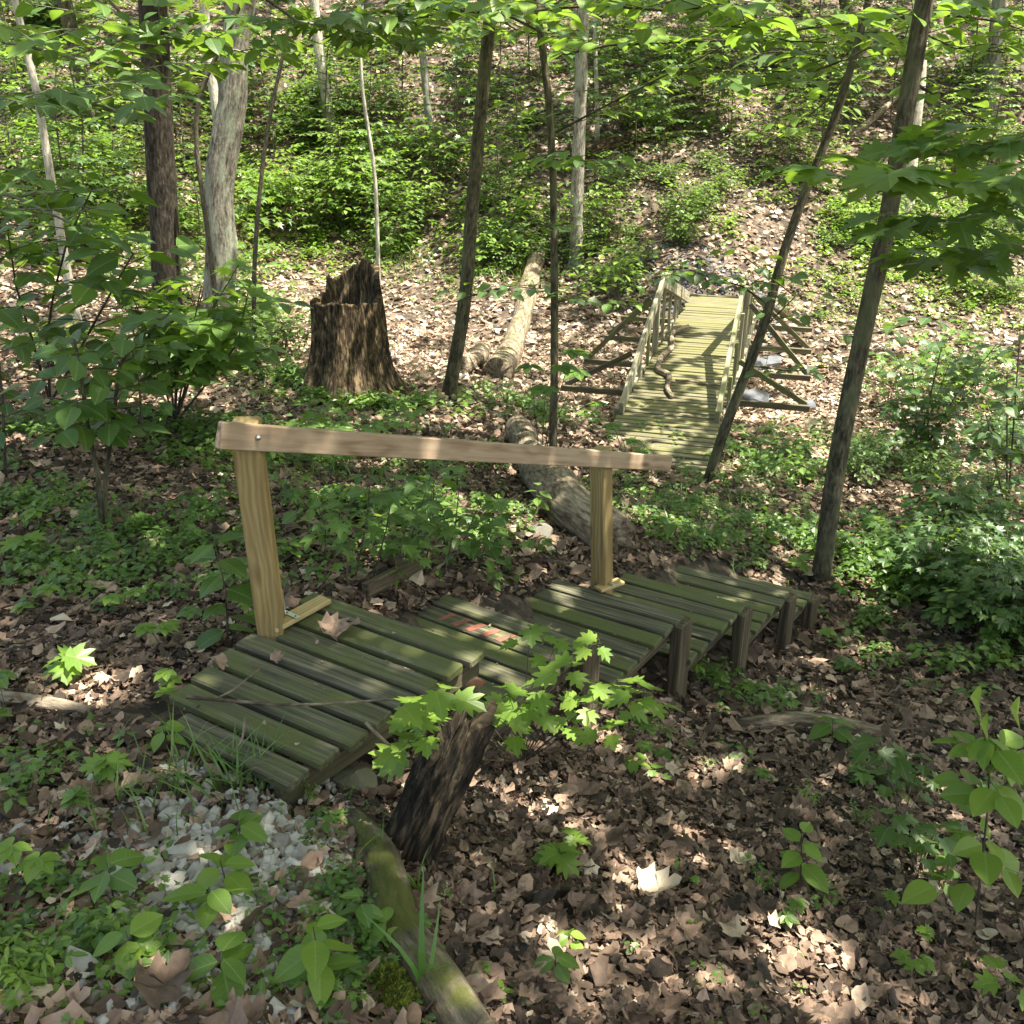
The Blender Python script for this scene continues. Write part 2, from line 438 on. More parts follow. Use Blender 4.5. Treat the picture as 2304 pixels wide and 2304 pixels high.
def bark_mat(name, c0, c1, c2, sc=1.0, lich=None, strength=.8, moss=0.0):
    m, nt, b = mat(name, .9)
    lc = attr(nt, 'lc').outputs['Vector']
    n1 = noise(nt, lc, 1, 6, .65, (42 * sc, 42 * sc, 11 * sc))
    n2 = noise(nt, lc, 1, 3, .5, (6, 6, 2.2))
    n3 = noise(nt, lc, 1, 5, .6, (13 * sc, 13 * sc, 4.5 * sc))
    f = mth(nt, 'ADD', mth(nt, 'MULTIPLY', n1, .6), mth(nt, 'MULTIPLY', n3, .4))
    c = ramp(nt, f, [(.40, c0), (.5, c1), (.61, c2)])
    if lich:
        fl = ramp(nt, n2, [(.5, (0, 0, 0)), (.62, (1, 1, 1))])
        c = mixc(nt, mth(nt, 'MULTIPLY', fl, .55), c, lich)
    if moss:
        sp = N(nt, 'SeparateXYZ'); g = N(nt, 'NewGeometry'); nt.links.new(g.outputs['Normal'], sp.inputs[0])
        n4 = noise(nt, g.outputs['Position'], 5, 5)
        fm = ramp(nt, mth(nt, 'ADD', mth(nt, 'MULTIPLY', sp.outputs[2], .22), n4), [(.86 - moss * .2, (0, 0, 0)), (.94 - moss * .2, (1, 1, 1))])
        c = mixc(nt, mth(nt, 'MULTIPLY', fm, .85), c, mixc(nt, n1, (.045, .055, .012), (.13, .14, .03)))
    nt.links.new(c, b.inputs['Base Color'])
    bump(nt, b, f, strength, .025 / sc)
    b.inputs['Specular IOR Level'].default_value = .2
    return m
M_BARK_DARK = bark_mat('dark_bark', (.013, .010, .0075), (.034, .028, .021), (.085, .07, .052))
M_BARK_GREY = bark_mat('grey_bark', (.06, .053, .042), (.17, .155, .125), (.33, .30, .25), .8, (.3, .33, .25))
M_BARK_PALE = bark_mat('pale_bark', (.2, .18, .15), (.38, .35, .29), (.55, .51, .44), .8)
M_BARK_BRN = bark_mat('brown_bark', (.026, .022, .014), (.072, .062, .040), (.145, .128, .085), 1.2, (.13, .135, .07))
M_TWIG = bark_mat('twig_bark', (.045, .04, .03), (.09, .075, .055), (.17, .145, .11), 2)
M_LOG = bark_mat('weathered_log', (.07, .052, .037), (.2, .155, .11), (.38, .31, .23), .8, None, 1.0, .1)
M_LOGP = bark_mat('bare_pale_log', (.07, .055, .04), (.175, .14, .098), (.30, .25, .175), .8, None, 1.0, .45)
M_LOGM = bark_mat('mossy_root', (.045, .036, .025), (.12, .1, .065), (.24, .2, .14), .8, None, 1.0, .95)
M_STUMP = bark_mat('rotten_wood', (.008, .006, .004), (.052, .036, .022), (.22, .16, .09), .9, None, 1.0, .1)
M_STUMPD = bark_mat('black_rotten_wood', (.004, .0035, .003), (.020, .015, .010), (.09, .068, .042), 1.3, None, 1.0, 0)

def wood_mat(name, c0, c1, c2, moss=None, grain=1.0, rough=.75, knots=False, bumpy=.35):
    m, nt, b = mat(name, rough)
    lc = attr(nt, 'lc').outputs['Vector']; ti = attr(nt, 'tint').outputs['Fac']
    n1 = noise(nt, lc, 1, 5, .6, (2.2 * grain, 60 * grain, 60 * grain))
    n2 = noise(nt, lc, 1, 4, .6, (4, 12, 12))
    n3 = noise(nt, lc, 1, 6, .75, (45, 60, 60))
    if knots:
        wv = N(nt, 'TexWave', wave_type='BANDS', bands_direction='Y'); mp = N(nt, 'Mapping'); mp.inputs['Scale'].default_value = (.25, 1, 1)
        nt.links.new(lc, mp.inputs[0]); nt.links.new(mp.outputs[0], wv.inputs[0])
        wv.inputs['Scale'].default_value = 14; wv.inputs['Distortion'].default_value = 9; wv.inputs['Detail'].default_value = 2; wv.inputs['Detail Scale'].default_value = .8
        n1 = mth(nt, 'ADD', mth(nt, 'MULTIPLY', n1, .8), mth(nt, 'MULTIPLY', wv.outputs['Fac'], .2))
    c = ramp(nt, n1, [(.3, c0), (.5, c1), (.7, c2)])
    if knots:
        vo = N(nt, 'TexVoronoi'); mp = N(nt, 'Mapping'); mp.inputs['Scale'].default_value = (2.6, 11, 11)
        nt.links.new(lc, mp.inputs[0]); nt.links.new(mp.outputs[0], vo.inputs['Vector']); vo.inputs['Scale'].default_value = 1
        kn = ramp(nt, vo.outputs['Distance'], [(.06, (1, 1, 1)), (.2, (0, 0, 0))])
        c = mixc(nt, mth(nt, 'MULTIPLY', kn, .75), c, (c0[0] * .45, c0[1] * .38, c0[2] * .3))
    c = mixc(nt, mth(nt, 'MULTIPLY', n3, .25), c, mixc(nt, 1.0, c, (.45, .42, .4), 'MULTIPLY'))
    if moss:
        fm = ramp(nt, mth(nt, 'ADD', mth(nt, 'ADD', mth(nt, 'MULTIPLY', n2, .75), mth(nt, 'MULTIPLY', n3, .3)), mth(nt, 'MULTIPLY', mth(nt, 'SUBTRACT', ti, .5), .3)), [(moss[1] - .1, (0, 0, 0)), (moss[1] + .1, (1, 1, 1))])
        c = mixc(nt, mth(nt, 'MULTIPLY', fm, .85), c, mixc(nt, n3, moss[0], tuple(x * 1.8 for x in moss[0])))
        g = N(nt, 'NewGeometry')
        n5 = noise(nt, g.outputs['Position'], 7, 5, .7)
        fp = ramp(nt, n5, [(.64, (0, 0, 0)), (.72, (1, 1, 1))])
        c = mixc(nt, mth(nt, 'MULTIPLY', fp, .6), c, (.05, .045, .035))
    nt.links.new(c, b.inputs['Base Color'])
    bump(nt, b, mth(nt, 'ADD', n1, mth(nt, 'MULTIPLY', n3, .5)), bumpy, .004)
    b.inputs['Specular IOR Level'].default_value = .25
    return m
M_BOARD = wood_mat('mossy_board', (.036, .034, .022), (.10, .094, .062), (.215, .20, .14), ((.072, .082, .026), .54))
M_BRIDGE = wood_mat('bridge_wood', (.06, .054, .032), (.14, .127, .076), (.27, .245, .16), ((.105, .102, .04), .56))
M_BRAIL = wood_mat('grey_rail_wood', (.12, .11, .075), (.27, .245, .17), (.42, .39, .29), ((.13, .135, .05), .58))
M_BRACE = wood_mat('dark_brace_wood', (.05, .042, .03), (.1, .085, .06), (.18, .155, .11), ((.09, .1, .03), .58))
M_RAIL = wood_mat('fresh_pine', (.26, .17, .105), (.38, .27, .18), (.48, .36, .25), None, .8, .6, True, .15)
M_RAILEND = wood_mat('dark_end_grain', (.05, .025, .02), (.09, .05, .04), (.13, .08, .06), None, 1, .7)
M_POST = wood_mat('treated_pine', (.22, .15, .06), (.30, .212, .092), (.38, .28, .13), None, .8, .6, True, .15)
M_CLEAT = wood_mat('treated_cleat', (.32, .22, .09), (.5, .37, .17), (.6, .47, .25), None, .7, .6, True, .12)
M_LEG = wood_mat('old_leg_wood', (.03, .024, .015), (.085, .066, .042), (.18, .145, .095), ((.06, .062, .03), .68))
M_RED, nt, b = mat('red_paint', .6)
g_ = attr(nt, 'lc').outputs['Vector']; n_ = noise(nt, g_, 1, 5, .7, (30, 60, 60))
nt.links.new(ramp(nt, n_, [(.42, (.10, .08, .055)), (.52, (.30, .08, .055)), (.7, (.42, .11, .08))]), b.inputs['Base Color'])
M_ZINC, nt, b = mat('zinc', .35); b.inputs['Metallic'].default_value = 1; b.inputs['Base Color'].default_value = (.62, .64, .66, 1)

def litter_mat(name, hi=1.0):
    m, nt, b = mat(name, .75)
    t = attr(nt, 'tint').outputs['Fac']; g = N(nt, 'NewGeometry').outputs['Position']
    n1 = noise(nt, g, 45, 5); f = mth(nt, 'ADD', t, mth(nt, 'MULTIPLY', mth(nt, 'SUBTRACT', n1, .5), .35))
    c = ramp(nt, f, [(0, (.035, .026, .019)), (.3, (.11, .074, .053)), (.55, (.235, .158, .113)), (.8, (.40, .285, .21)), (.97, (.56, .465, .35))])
    nt.links.new(c, b.inputs['Base Color'])
    n2 = noise(nt, g, 90, 3); bump(nt, b, n2, .4, .004)
    b.inputs['Specular IOR Level'].default_value = .35
    tr = N(nt, 'BsdfTranslucent'); nt.links.new(c, tr.inputs['Color'])
    mx = N(nt, 'MixShader'); mx.inputs[0].default_value = .12
    nt.links.new(b.outputs[0], mx.inputs[1]); nt.links.new(tr.outputs[0], mx.inputs[2])
    nt.links.new(mx.outputs[0], nt.nodes['Material Output'].inputs['Surface'])
    return m
M_LITTER = litter_mat('dry_leaf')

M_SOIL, nt, b = mat('forest_floor', .95)
g_ = N(nt, 'NewGeometry').outputs['Position']
vo = N(nt, 'TexVoronoi'); vo.inputs['Scale'].default_value = 11; vo.inputs['Randomness'].default_value = 1
wp = N(nt, 'Mix', data_type='VECTOR'); wp.inputs[0].default_value = .12
nz = N(nt, 'TexNoise'); nz.inputs['Scale'].default_value = 14; nt.links.new(g_, nz.inputs['Vector'])
nt.links.new(g_, wp.inputs[4]); nt.links.new(nz.outputs['Color'], wp.inputs[5]); nt.links.new(wp.outputs[1], vo.inputs['Vector'])
sep = N(nt, 'SeparateColor'); nt.links.new(vo.outputs['Color'], sep.inputs[0])
n1 = noise(nt, g_, 30, 5, .7); n2 = noise(nt, g_, 1.3, 4)
f = mth(nt, 'ADD', mth(nt, 'MULTIPLY', sep.outputs[0], .6), mth(nt, 'MULTIPLY', n1, .5))
c = ramp(nt, f, [(.15, (.018, .013, .010)), (.45, (.055, .040, .029)), (.7, (.12, .086, .063)), (1, (.24, .18, .13))])
gm = ramp(nt, n2, [(.55, (0, 0, 0)), (.7, (1, 1, 1))])
c = mixc(nt, mth(nt, 'MULTIPLY', gm, .35), c, (.06, .075, .03))
nt.links.new(c, b.inputs['Base Color']); bump(nt, b, mth(nt, 'ADD', sep.outputs[1], n1), .8, .04)

M_STONE, nt, b = mat('white_gravel', .85)
g_ = N(nt, 'NewGeometry').outputs['Position']; t_ = attr(nt, 'tint').outputs['Fac']
c = ramp(nt, mth(nt, 'ADD', t_, mth(nt, 'MULTIPLY', noise(nt, g_, 40, 5), .4)), [(.2, (.12, .11, .088)), (.6, (.28, .268, .235)), (1.0, (.45, .435, .40))])
nt.links.new(c, b.inputs['Base Color']); bump(nt, b, noise(nt, g_, 120, 4), .3, .004)
def rock_mat(name, a, c2):
    m, nt, b = mat(name, .9); g = N(nt, 'NewGeometry').outputs['Position']
    n1 = noise(nt, g, 6, 6, .7); nt.links.new(ramp(nt, n1, [(.3, a), (.7, c2)]), b.inputs['Base Color']); bump(nt, b, n1, .6, .03); return m
M_ROCK = rock_mat('grey_rock', (.05, .054, .06), (.15, .158, .18)); M_ROCKT = rock_mat('tan_rock', (.16, .14, .09), (.36, .32, .22))
M_MOSSROCK = rock_mat('green_stained_rock', (.07, .075, .04), (.22, .2, .13))
M_MOSS, nt, b = mat('moss', 1.0); g_ = N(nt, 'NewGeometry').outputs['Position']
nt.links.new(ramp(nt, noise(nt, g_, 50, 5), [(.3, (.04, .06, .008)), (.7, (.2, .24, .02))]), b.inputs['Base Color'])

# ------------------------------------------------------------------ ground sheet
def warp(n, lo, hi, c, p=2.2):
    t = np.linspace(-1, 1, n); a = np.sign(t) * np.abs(t) ** p
    return np.where(a < 0, c + a * (c - lo), c + a * (hi - c))
gx = warp(420, -75, 75, 0.3); gy = np.r_[np.linspace(-40, -1, 24)[:-1], -1 + (np.linspace(0, 1, 430) ** 2.0) * 111]
GX, GY = np.meshgrid(gx, gy)
GZ = H(GX, GY)
nx, ny = len(gx), len(gy)
idx = np.arange(nx * ny).reshape(ny, nx)
FQ = np.stack([idx[:-1, :-1], idx[:-1, 1:], idx[1:, 1:], idx[1:, :-1]], -1).reshape(-1, 4)
tag(make_obj('ground', np.stack([GX, GY, GZ - .012], -1).reshape(-1, 3), [FQ], M_SOIL, smooth=True), 'brown leaf-covered forest floor falling to a ravine and rising behind', kind='structure')

UP = np.array([0, 0, 1.])
def v3(a, b, c): return np.array([a, b, c], float)
def slab(mb, FR, e1, e2, L, d, pitch, width, th=.032, skip=0, jitl=.012):
    """row of boards; FR far right corner, boards run along -e1, rows advance along -e2; returns board centres"""
    e1 = np.r_[e1, 0] / np.linalg.norm(e1); e2 = np.r_[e2, 0] / np.linalg.norm(e2)
    n = int(round(d / pitch)); out = []
    for i in range(skip, n):
        l = L + RNG.normal(0, jitl)
        c = FR - e2 * (pitch * (i + .5)) - e1 * (l / 2) + e1 * RNG.normal(0, .006) - UP * th / 2 + UP * RNG.normal(0, .0025)
        ang = RNG.normal(0, .006); a = e1 * math.cos(ang) + np.cross(UP, e1) * math.sin(ang) + UP * RNG.normal(0, .004)
        mb.box(c, a, np.cross(UP, a), UP, (l, width, th), bev=.005)
        out.append(c)
    return out

# ------------------------------------------------------------------ staircase
S0 = at_z(1100, 1460, -2.0)
stair = empty('wooden_staircase', S0, 'mossy weathered board steps going down the slope with a new pine handrail', 'staircase')
SPEC = [  # far right pixel, z, e1, e2, length, depth, pitch, board width
    ((1100, 1460), -2.0, (.852, -.524), (.62, .785), .86, 1.01, .1262, .099),
    ((1332, 1443), -2.43, (.835, -.55), (.575, .818), .87, .80, .133, .109),
    ((1543, 1381), -2.795, (.85, -.527), (.57, .822), .86, .86, .143, .117),
    ((1680, 1358), -3.08, (.857, -.516), (.585, .811), .855, .84, .140, .115),
    ((1781, 1329), -3.356, (.865, -.50), (.58, .815), .86, .84, .140, .115),
    ((1833, 1333), -3.60, (.865, -.50), (.59, .807), .86, .56, .140, .115)]
TREADS = []
names = ['topmost long platform of eight mossy boards beside the gravel', 'second platform down, boards marked with red paint', 'platform carrying the second handrail post',
         'fourth platform down, plain dark green boards', 'fifth platform down with mossy far board', 'lowest platform at the foot of the staircase']
for i, (px, z, e1, e2, L, d, pt, bw) in enumerate(SPEC):
    FR = at_z(*px, z); mb = MB()
    cs = slab(mb, FR, e1, e2, L, d, pt, bw, th=.036) if i else []
    if i == 0:
        E1 = np.r_[e1, 0] / np.linalg.norm(e1); E2 = np.r_[e2, 0] / np.linalg.norm(e2)
        for k, (lu, lv_) in enumerate([(590, 1122), (545, 1165), (500, 1190), (455, 1212), (415, 1240), (368, 1272), (340, 1302), (358, 1345)]):
            far = FR - E2 * (pt * (k + .06)); le = at_z(lu * K, lv_ * K, -2.0); l = abs(np.dot(far - le, E1)) + .01
            c = FR - E2 * (pt * (k + .5)) - E1 * (l / 2) + E1 * RNG.normal(0, .006) - UP * .018 + UP * RNG.normal(0, .003)
            a = E1 + E2 * RNG.normal(0, .008); mb.box(c, a, np.cross(UP, a), UP, (l, bw, .036), bev=.006); cs.append(c)
    o = mb.build('platform', M_BOARD, stair); o['label'] = names[i]
    TREADS.append((FR, np.r_[e1, 0] / np.linalg.norm(e1), np.r_[e2, 0] / np.linalg.norm(e2), L, d, pt, cs, o))
    e1 = TREADS[-1][1]; e2 = TREADS[-1][2]
    for s_ in (.05, (L - .07) if i else .42):
        sb = MB(); a = FR - e1 * s_ - UP * (.036 + .045) - e2 * (d / 2)
        sb.box(a, e2, e1, UP, (d * .97, .036, .088)); sb.build('stringer', M_LEG, stair)
    if i >= 1:
        for s_, w_ in ((.045, .09), (L - .06, .09)):
            P = FR - e1 * s_ - e2 * .06 - UP * .05
            g = h1(P[0] , P[1]) - .12
            lb = MB(); lean = e1 * .0
            top = P - UP * -.0; hgt = max(.15, top[2] - g)
            lb.box(top - UP * (hgt / 2 - (.03 if s_ < .1 else 0)) + e1 * (.052 if s_ < .1 else -.052), UP, e1, e2, (hgt, .07, .15), bev=.007)
            lb.build('leg', M_LEG, stair)
# red spray paint on the second platform
FR, e1, e2, L, d, pt, cs, o = TREADS[1]
pm = MB()
def decal(mb, c, a, b_, l, w_):
    mb.box(c + UP * .0032, a, b_, UP, (l, w_, .0016), bev=.0003)
for k, x in enumerate((.60, .51, .42, .33, .245)):
    c_ = cs[1] + e1 * (L / 2 - x - .12) + UP * .0175
    decal(pm, c_, e2 + e1 * .35, -e1 + e2 * .1, .095, .038 if k else .03); pm.build('paint_mark', M_RED, stair); pm = MB()
for k, x in enumerate((.0,)):
    pm = MB(); decal(pm, cs[4] + e1 * (x + .2) + UP * .0175, e1, e2, .085, .07); pm.build('paint_mark', M_RED, stair)
pm = MB(); cs3 = TREADS[2][6]
for k in range(7):
    a_ = k / 6 * 2.2 + .3
    decal(pm, cs3[4] + e1 * (.27 - .045 * math.cos(a_)) + TREADS[2][2] * (.04 * math.sin(a_) - .01) + UP * .0175, e1 * math.sin(a_) + e2 * math.cos(a_), np.cross(UP, e1 * math.sin(a_) + e2 * math.cos(a_)), .03, .014)
pm.build('paint_mark', M_RED, stair)
# handrail
def rayp(u, v, y): return at_y(u * K, v * K, y)
FR1, a1, b1 = TREADS[0][:3]
PB = at_z(500 * K + 16, 1185 * K, -2.0)            # first post foot
PB = np.array([PB[0], PB[1], -2.12])
PT = at_y(458 * K, 818 * K, PB[1] - .03)
QB = at_z(1138 * K, 1105 * K, -2.80)
QB2 = np.array([QB[0], QB[1], -2.95])
QT = at_y(1130 * K, 862 * K, QB[1] + .0)
rd = QT - PT; rl = np.linalg.norm(rd); rdn = rd / rl
A_end = PT - rdn * .15; B_end = QT + rdn * .76
side = np.cross(rdn, UP); side /= np.linalg.norm(side)          # towards the camera side
rup = np.cross(side, rdn)
if rup[2] < 0: rup = -rup
toward = side if side[1] < 0 else -side
c_ = (A_end + B_end) / 2 + toward * .065
mb = MB(); mb.box(c_, rdn, toward, rup, (np.linalg.norm(B_end - A_end), .038, .096), bev=.004)
tr_ = mb.build('top_rail', M_RAIL, stair); tr_['label'] = 'new pinkish pine handrail board'
mb = MB(); mb.box(A_end + toward * .065 - rdn * .0022, rdn, toward, rup, (.004, .0378, .0958), bev=.001)
mb.build('end_grain', M_RAILEND, tr_).parent = tr_
mb = MB(); bc_ = PT + toward * .087 + rup * .004
mb.tube(np.array([bc_, bc_ + toward * .007, bc_ + toward * .012]), [.011, .010, .004], k=12)
bo = mb.build('bolt', M_ZINC, stair, smooth=True); bo.parent = tr_
for j, (B_, T_) in enumerate(((PB, PT), (QB2, QT))):
    mb = MB(); ax = T_ + rup * .05 - B_; l = np.linalg.norm(ax); ax /= l
    yy = np.cross(ax, rdn * .75 + toward * -.66); yy /= np.linalg.norm(yy)
    zz = np.cross(ax, yy)
    if j == 1:
        yy = np.cross(ax, rdn); yy /= np.linalg.norm(yy); zz = np.cross(ax, yy)
    mb.box((B_ + T_ + rup * .05) / 2, ax, yy, zz, (l, .1, .1), bev=.006)
    po = mb.build('rail_post', M_POST, stair); po['label'] = ['near leaning handrail post', 'far upright handrail post'][j]
    if j == 0:   # short block bridging the post head
        cb = MB(); cb.box(PT + rup * .02 + rdn * .06, rdn * .3 - toward, rdn, UP, (.07, .1, .095)); 
    zt = -2.0 if j == 0 else -2.795
    F0 = np.array([*(at_z(525 * K, 1178 * K, zt) if j == 0 else at_z(1147 * K, 1105 * K, zt))])
    cd = TREADS[0 if j == 0 else 2][2]
    cl = MB()
    if j == 0:
        c1_ = at_z(511 * K, 1186 * K, zt + .02); c2_ = at_z(615 * K, 1130 * K, zt + .02)
    else:
        c1_ = at_z(1128 * K, 1112 * K, zt + .02); c2_ = at_z(1172 * K, 1096 * K, zt + .02)
    dd = c2_ - c1_; ln = np.linalg.norm(dd); dd /= ln
    cl.box((c1_ + c2_) / 2, dd, np.cross(UP, dd), UP, (ln, .07, .02), bev=.003)
    co = cl.build('cleat', M_CLEAT, stair); co.parent = po
    br = MB()
    f0 = (c1_ + dd * ln * (.36 if j == 0 else .5)) + UP * .0125
    outd = np.cross(UP, dd); outd = outd if outd[0] > 0 else -outd
    lift = UP * .97 + (ax - UP) * 1.0
    foot = f0 - outd * .045
    br.box(foot + outd * .045 + UP * .002, outd, dd, UP, (.09, .022, .003), bev=.0005)
    br.box(foot + lift * .05, lift, dd, np.cross(lift, dd), (.10, .022, .003), bev=.0005)
    bk = br.build('metal_bracket', M_ZINC, stair); bk.parent = po
    sc = MB()
    for t_ in (.25, .8):
        p0 = foot + outd * .09 * t_ + UP * .0042
        sc = MB(); sc.tube(np.array([p0, p0 + UP * .0025]), [.005, .003], k=8)
        scm = sc.build('screw', M_BARK_GREY, stair); scm.parent = po

# ------------------------------------------------------------------ footbridge
YAW = math.radians(16.5)
bd = v3(math.sin(YAW), math.cos(YAW), 0); rt = v3(math.cos(YAW), -math.sin(YAW), 0)
ZB = -3.9
def BP(along, across, up=0): return bd * along + rt * across + UP * (ZB + up)
XL, XR = -2.03, -.71; XM = (XL + XR) / 2
bridge = empty('footbridge', BP(9.9, XM), 'long wooden footbridge with green-tinged planks crossing the dry creek', 'footbridge')
mb = MB(); s = 9.9; k = 0
while s < 19.75:
    w_ = .112
    l = XR - XL + RNG.normal(0, .015)
    mb.box(BP(s + w_ / 2, XM + RNG.normal(0, .01), -.018 + RNG.normal(0, .003)), rt + bd * RNG.normal(0, .004), bd, UP, (l, w_, .036), bev=.006)
    s += w_ + (.040 if s < 17 else .024) + RNG.normal(0, .002); k += 1
mb.build('deck', M_BRIDGE, bridge)
for x in (XL + .12, XR - .12):
    mb = MB(); mb.box(BP(14.85, x, -.17), bd, rt, UP, (9.7, .09, .26), bev=.01)
    for s in (10.2, 19.5):
        pass
    mb.build('beam', M_BRIDGE, bridge)
PK = 15.0; HP = 1.12
for sd, x in (('l', XL - .02), ('r', XR + .02)):
    sg = -1 if sd == 'l' else 1
    inn = -rt * sg
    # rails: rising half, falling half (boards on edge, face to the deck)
    def rail(a, ha, b_, hb, off, wd=.17, nm='rail', m=M_BRAIL):
        A = BP(a, x, ha) + inn * off; B = BP(b_, x, hb) + inn * off; dr = B - A; l = np.linalg.norm(dr); dr /= l
        mb = MB(); mb.box((A + B) / 2, dr, rt, np.cross(dr, rt), (l, .06, wd), bev=.006, jit=.006); return mb.build(nm, m, bridge)
    rail(11.7, .08, PK + .03, HP, .065)
    rail(PK - .03, HP + .002, 18.4, .22, .104, .2)
    rail(11.9, -.06, 18.3, -.06, -.03, .14, 'side_board')
    for s in (12.7, 13.5, 14.25, PK, 15.8, 16.6, 17.4, 18.1):
        hh = HP * (s - 11.7) / (PK - 11.7) if s <= PK else HP + (s - PK) * (.22 - HP) / 3.4
        mb = MB(); h_ = hh + .14; mb.box(BP(s, x, hh / 2 - .07) + inn * .0, UP, rt, bd, (h_, .05 if s != PK else .09, .05 if s != PK else .1), bev=.005)
        mb.build('baluster' if s != PK else 'post', M_BRAIL, bridge)
    for s in (13.1, PK - .35, 16.3, 17.9):
        hh = (HP * (s - 11.7) / (PK - 11.7) if s <= PK else HP + (s - PK) * (.22 - HP) / 3.4)
        top = BP(s, x, max(.2, hh * .92)) - inn * .07; out_ = BP(s, x, -.1) - inn * (1.02 if s < 17 else .95); 
        m_ = M_BRACE if s < 16 or sd == 'l' else M_BRIDGE
        mb = MB(); e_ = out_ - BP(s, x, -.1) ; l = 1.15
        mb.box(BP(s, x, -.14) - inn * .5, rt, bd, UP, (l, .055, .085)); o1 = mb.build('outrigger', m_, bridge)
        mb = MB(); dr = top - out_; l = np.linalg.norm(dr); mb.box((top + out_) / 2 + bd * .045, dr, bd, np.cross(dr, bd), (l, .04, .075)); mb.build('brace', m_, bridge)
for s in (10.6, 19.0):
    mb = MB(); g = min(h1(*BP(s, XL)[:2]), h1(*BP(s, XR)[:2])) - .2
    c_ = BP(s, XM, 0); z1 = ZB - .30; 
    mb.box(v3(c_[0], c_[1], (z1 + g) / 2 if z1 > g else z1 - .06), rt, bd, UP, (1.3, .16, max(.12, z1 - g)), bev=.01)
    mb.build('sill_beam', M_LEG, bridge)

# ------------------------------------------------------------------ trees: trunks
TREES = []     # (root, base xyz, top xyz, height)
def trunk(name, label, cat, pts, rad, m, y=None, base=None, height=15, group=None, rough=.08, flare=.9, k=14, hit_base=False, bend=(0, 0), limbs=0):
    """pts: surveyed outline centres in the 1932 view, top first"""
    if hit_base:
        b0 = qhit(*pts[-1]); y = b0[1]
    P = [at_y(u * K, v * K, y + (0 if len(np.shape(y)) == 0 else 0)) for u, v in pts][::-1]
    b0 = P[0]
    if not hit_base:
        # carry the trunk on down to the ground
        d0 = (P[0] - P[1]) / max(1e-6, (P[1][2] - P[0][2])) if len(P) > 1 else v3(0, 0, -1)
        z = P[0][2]; g = h1(P[0][0], P[0][1])
        if z > g: P = [P[0] + d0 * (z - g) * .6 * v3(1, 0, 1) + v3(0, 0, -(z - g) * .4)] + P
        b0 = P[0].copy(); b0[2] = h1(b0[0], b0[1])
    P[0] = v3(P[0][0], P[0][1], h1(P[0][0], P[0][1]) - .12)
    b0 = v3(P[0][0], P[0][1], P[0][2] + .12)
    d = (P[-1] - P[-2]); d /= np.linalg.norm(d)
    top = P[-1].copy(); n = 5; ztop = b0[2] + height
    cur = top; dirn = d.copy(); dirn[2] = max(dirn[2], .6); dirn /= np.linalg.norm(dirn)
    while cur[2] < ztop:
        dirn = dirn * .8 + v3(RNG.normal(0, .06), RNG.normal(0, .06), 1) * .2 + v3(bend[0], bend[1], 0) * .1; dirn /= np.linalg.norm(dirn)
        cur = cur + dirn * 1.6; P.append(cur)
    P = np.array(P); L = np.r_[0, np.cumsum(np.linalg.norm(np.diff(P, axis=0), axis=1))]
    R = rad * (1 - .72 * (L / L[-1]) ** 1.1)
    root = empty(name, b0, label, cat, group)
    mb = MB(); mb.tube(P, R, k=k, rough=rough, flare=flare, res=.22 if rad > .06 else .3)
    mb.build('trunk', m, root, smooth=True)
    # limbs
    lb = MB(); ends = []
    for i in range(limbs if limbs else (6 if height > 9 else 3)):
        t = RNG.uniform(.55, .97); p0 = np.array([np.interp(t * L[-1], L, P[:, j]) for j in range(3)])
        if p0[2] < b0[2] + height * .45 or p0[2] < 3.0 + .0 * p0[1] + max(0, (p0[1] - 12) * .15): continue
        a = RNG.uniform(0, 2 * np.pi); ll = RNG.uniform(1.5, 3.2) * height / 15
        dd = v3(math.cos(a), math.sin(a), .55); pp = [p0]
        for s_ in range(4): pp.append(pp[-1] + dd * ll / 4 + v3(0, 0, .05 * s_)); 
        r0 = np.interp(t * L[-1], L, R) * .55
        lb = MB(); lb.tube(pp, np.linspace(r0, r0 * .25, 5), k=6, rough=.05); lb.build('limb', m, root, smooth=True)
    TREES.append(dict(root=root, top=P[-1], base=b0, h=height, P=P, m=m))
    return TREES[-1]

trunk('tree', 'thick dark straight trunk rising at the upper left', 'tree', [(288, 0), (294, 120), (302, 280), (310, 440), (316, 560)], .185, M_BARK_DARK, y=12.2, height=17, rough=.05)
trunk('tree', 'crooked pale grey trunk just right of the dark trunk, sun patches on its bark', 'tree', [(458, 0), (448, 50), (438, 97), (443, 159), (436, 210), (425, 265), (412, 340), (411, 380), (417, 433), (418, 500), (412, 570)], .215, M_BARK_GREY, y=14.0, height=18, rough=.09)
T_PALE1 = trunk('tree', 'slender whitish trunk at the top between the grey trunk and the centre', 'tree', [(592, 0), (603, 100), (616, 190), (628, 265)], .16, M_BARK_PALE, hit_base=True, height=16)
trunk('tree', 'pale trunk seen just behind the crooked grey trunk', 'tree', [(384, 0), (392, 110), (408, 200), (420, 300)], .13, M_BARK_PALE, y=24, height=16)
trunk('tree', 'thin grey trunk far up the hillside left of the centre', 'tree', [(786, 0), (796, 80), (806, 200), (814, 262)], .11, M_BARK_GREY, hit_base=True, height=13)
T_C1 = trunk('tree', 'brown young tree curving up in the middle, its foot beside the big stump', 'tree', [(930, -20), (915, 120), (902, 270), (890, 400), (882, 520), (872, 610), (858, 680), (843, 748)], .088, M_BARK_BRN, hit_base=True, height=14, rough=.05, flare=.3)
T_C2 = trunk('tree', 'slim dark sapling standing right behind the middle of the handrail', 'tree', [(1008, -20), (1020, 70), (1036, 170), (1044, 330), (1046, 520), (1046, 700), (1043, 868)], .043, M_BARK_BRN, hit_base=True, height=10, rough=.05, flare=.1)
